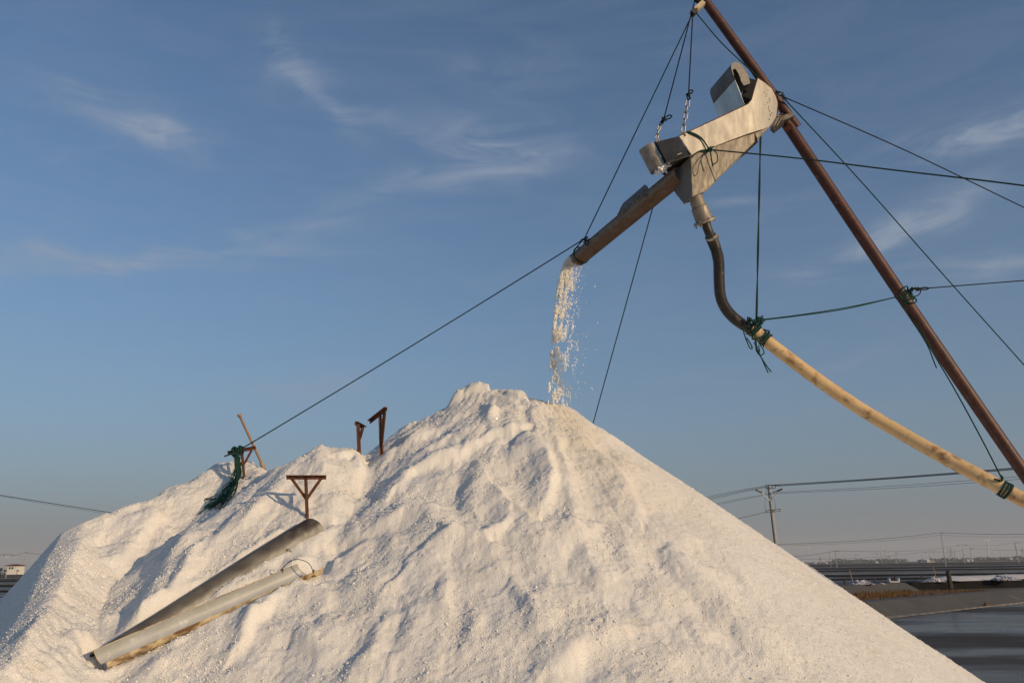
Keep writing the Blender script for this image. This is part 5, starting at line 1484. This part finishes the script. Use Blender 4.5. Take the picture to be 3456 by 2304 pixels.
# ------------------------------------------------------------------ posts, tarps and odds and ends on the banks
def post(px_t, py_t, px_b, py_b, z, r, lab, m='post'):
    b_ = PG(px_b, py_b, z); t_ = PY(px_t, py_t, b_[1])
    o = half_smooth(MB().tube([b_ - np.array([0, 0, .3]), b_, b_ + (t_ - b_) * .97, t_], [r * 1.05, r, r * .95, r * .8], 10).build('post', M[m], org=b_))
    tag(o, lab, 'post', 'posts on the pond banks')
post(3199, 1924, 3206, 1965, .5, .13, 'thick dark wooden post on the black wall')
post(2849, 1956, 2853, 1972, .5, .055, 'short dark post left of the blue tarpaulin')
post(2951, 1951, 2954, 1966, .5, .05, 'short dark post right of the blue tarpaulin')
post(3021, 1943, 3020, 1961, .5, .05, 'short dark post nearest the left end of the black wall')
post(3110, 1939, 3112, 1962, .5, .05, 'short dark post left of the grey tarpaulin heap')
post(2866, 1921, 2878, 1962, .2, .035, 'thin leaning pole behind the blue tarpaulin', 'wood')
post(3149, 1909, 3159, 1950, .2, .035, 'thin leaning pole behind the grey tarpaulin heap', 'wood')
post(3245, 1905, 3249, 1914, -.1, .05, 'far small stake right of the thick post')
post(3327, 1901, 3330, 1912, -.1, .05, 'far small stake under the turbine pair')
def tarp(pxa, pxb, py, hpx, z, lab, m, seed, dep=1.1):
    a, b_ = PG(pxa, py, z), PG(pxb, py - .0127 * (pxb - pxa), z)
    rows = []
    rgx = np.random.default_rng(seed)
    H_ = hpx / FPX * a[1]
    for i in range(31):
        t = i / 30; r_ = []
        for k in range(9):
            s = k / 8
            env = math.sin(math.pi * t) ** .5 * math.sin(math.pi * s) ** .7
            hgt = H_ * env * (.55 + .75 * abs(float(pn(np.array([t * 5.3 + seed]), np.array([s * 2.3]), seed)[0])) + .35 * float(pn(np.array([t * 13]), np.array([s * 5 + seed]), seed + 1)[0]))
            q = along(a, b_, t); r_.append(q + np.array([.05 * rgx.normal(), dep * s + .05 * rgx.normal(), max(0.004, hgt)]))
        rows.append(r_)
    o = MB().sheet(rows).build('tarpaulin', M[m], org=a)
    tag(o, lab, 'tarpaulin', 'tarpaulins on the pond bank')
tarp(2880, 2956, 1972, 15, .5, 'crumpled blue and white tarpaulin on the grey bank', 'tarp', 4)
tarp(3112, 3148, 1963.5, 9, .5, 'small grey tarpaulin heap left of the thick post', 'tarp_grey', 6)
tarp(3143, 3196, 1963, 17, .5, 'pale sack pile leaning against the thick post', 'salt_far', 8)
tarp(3368, 3450, 1958, 16, .52, 'grey and white tarpaulin on the salt at the right edge', 'tarp', 11)
p0 = PG(2978, 1968, .51); p1 = PG(3000, 1998, -.02)
o = MB().tube(catmull([p0 + np.array([-.4, .4, .02]), p0, p0 * .6 + p1 * .4 + np.array([.1, 0, .06]), p0 * .25 + p1 * .75 + np.array([.05, -.1, .07]), p1 + np.array([0, 0, .05])], 6), [.03, .03, .035, .035, .035, .04, .04, .05, .05, .05, .06, .06, .06, .07, .07, .075, .075, .08, .08, .08, .08, .08, .07, .06, .05], 8)
tag(o.build('sand_bag', M['tarp_grey'], org=p0, smooth=True), 'long grey bag draped down the grey bank face', 'bag')
# small crate on the bank
cq = PG(3017, 1964, .5)
cr_ = root('crate', cq, 'small white crate at the corner of the banks', 'crate')
for dx in (-.28, .28): MB().bar(cq + np.array([dx, 0, .02]), cq + np.array([dx, 0, .24]), .05, .3).build('side', M['white_wall'], cr_)
MB().bar(cq + np.array([-.3, 0, .03]), cq + np.array([.3, 0, .03]), .3, .05).build('bottom', M['white_wall'], cr_)
# a small dark stake at the water's edge
sq = PG(3327, 2047, ZW)
o = half_smooth(MB().tube([sq - np.array([0, 0, .3]), sq + np.array([0, 0, .1]), sq + np.array([.02, 0, .2])], [.09, .09, .05], 8).build('stake', M['rust'], org=sq))
tag(o, 'small dark stub standing at the edge of the near pond', 'stake')

# ------------------------------------------------------------------ haze
hz = MB().hexa([(-9100, -9100, -1.8), (9100, -9100, -1.8), (9100, 9100, -1.8), (-9100, 9100, -1.8), (-9100, -9100, 160), (9100, -9100, 160), (9100, 9100, 160), (-9100, 9100, 160)])
hm = bpy.data.materials.new('haze'); hm.use_nodes = True
ht = hm.node_tree
for n in list(ht.nodes): ht.nodes.remove(n)
pv = ht.nodes.new('ShaderNodeVolumePrincipled'); pv.inputs['Color'].default_value = (0.86, 0.88, 0.92, 1); pv.inputs['Density'].default_value = 0.00022
ho = ht.nodes.new('ShaderNodeOutputMaterial'); ht.links.new(pv.outputs[0], ho.inputs['Volume'])
stuff(hz.build('haze', hm))

for o in bpy.data.objects:
    if '_o' in o: del o['_o']
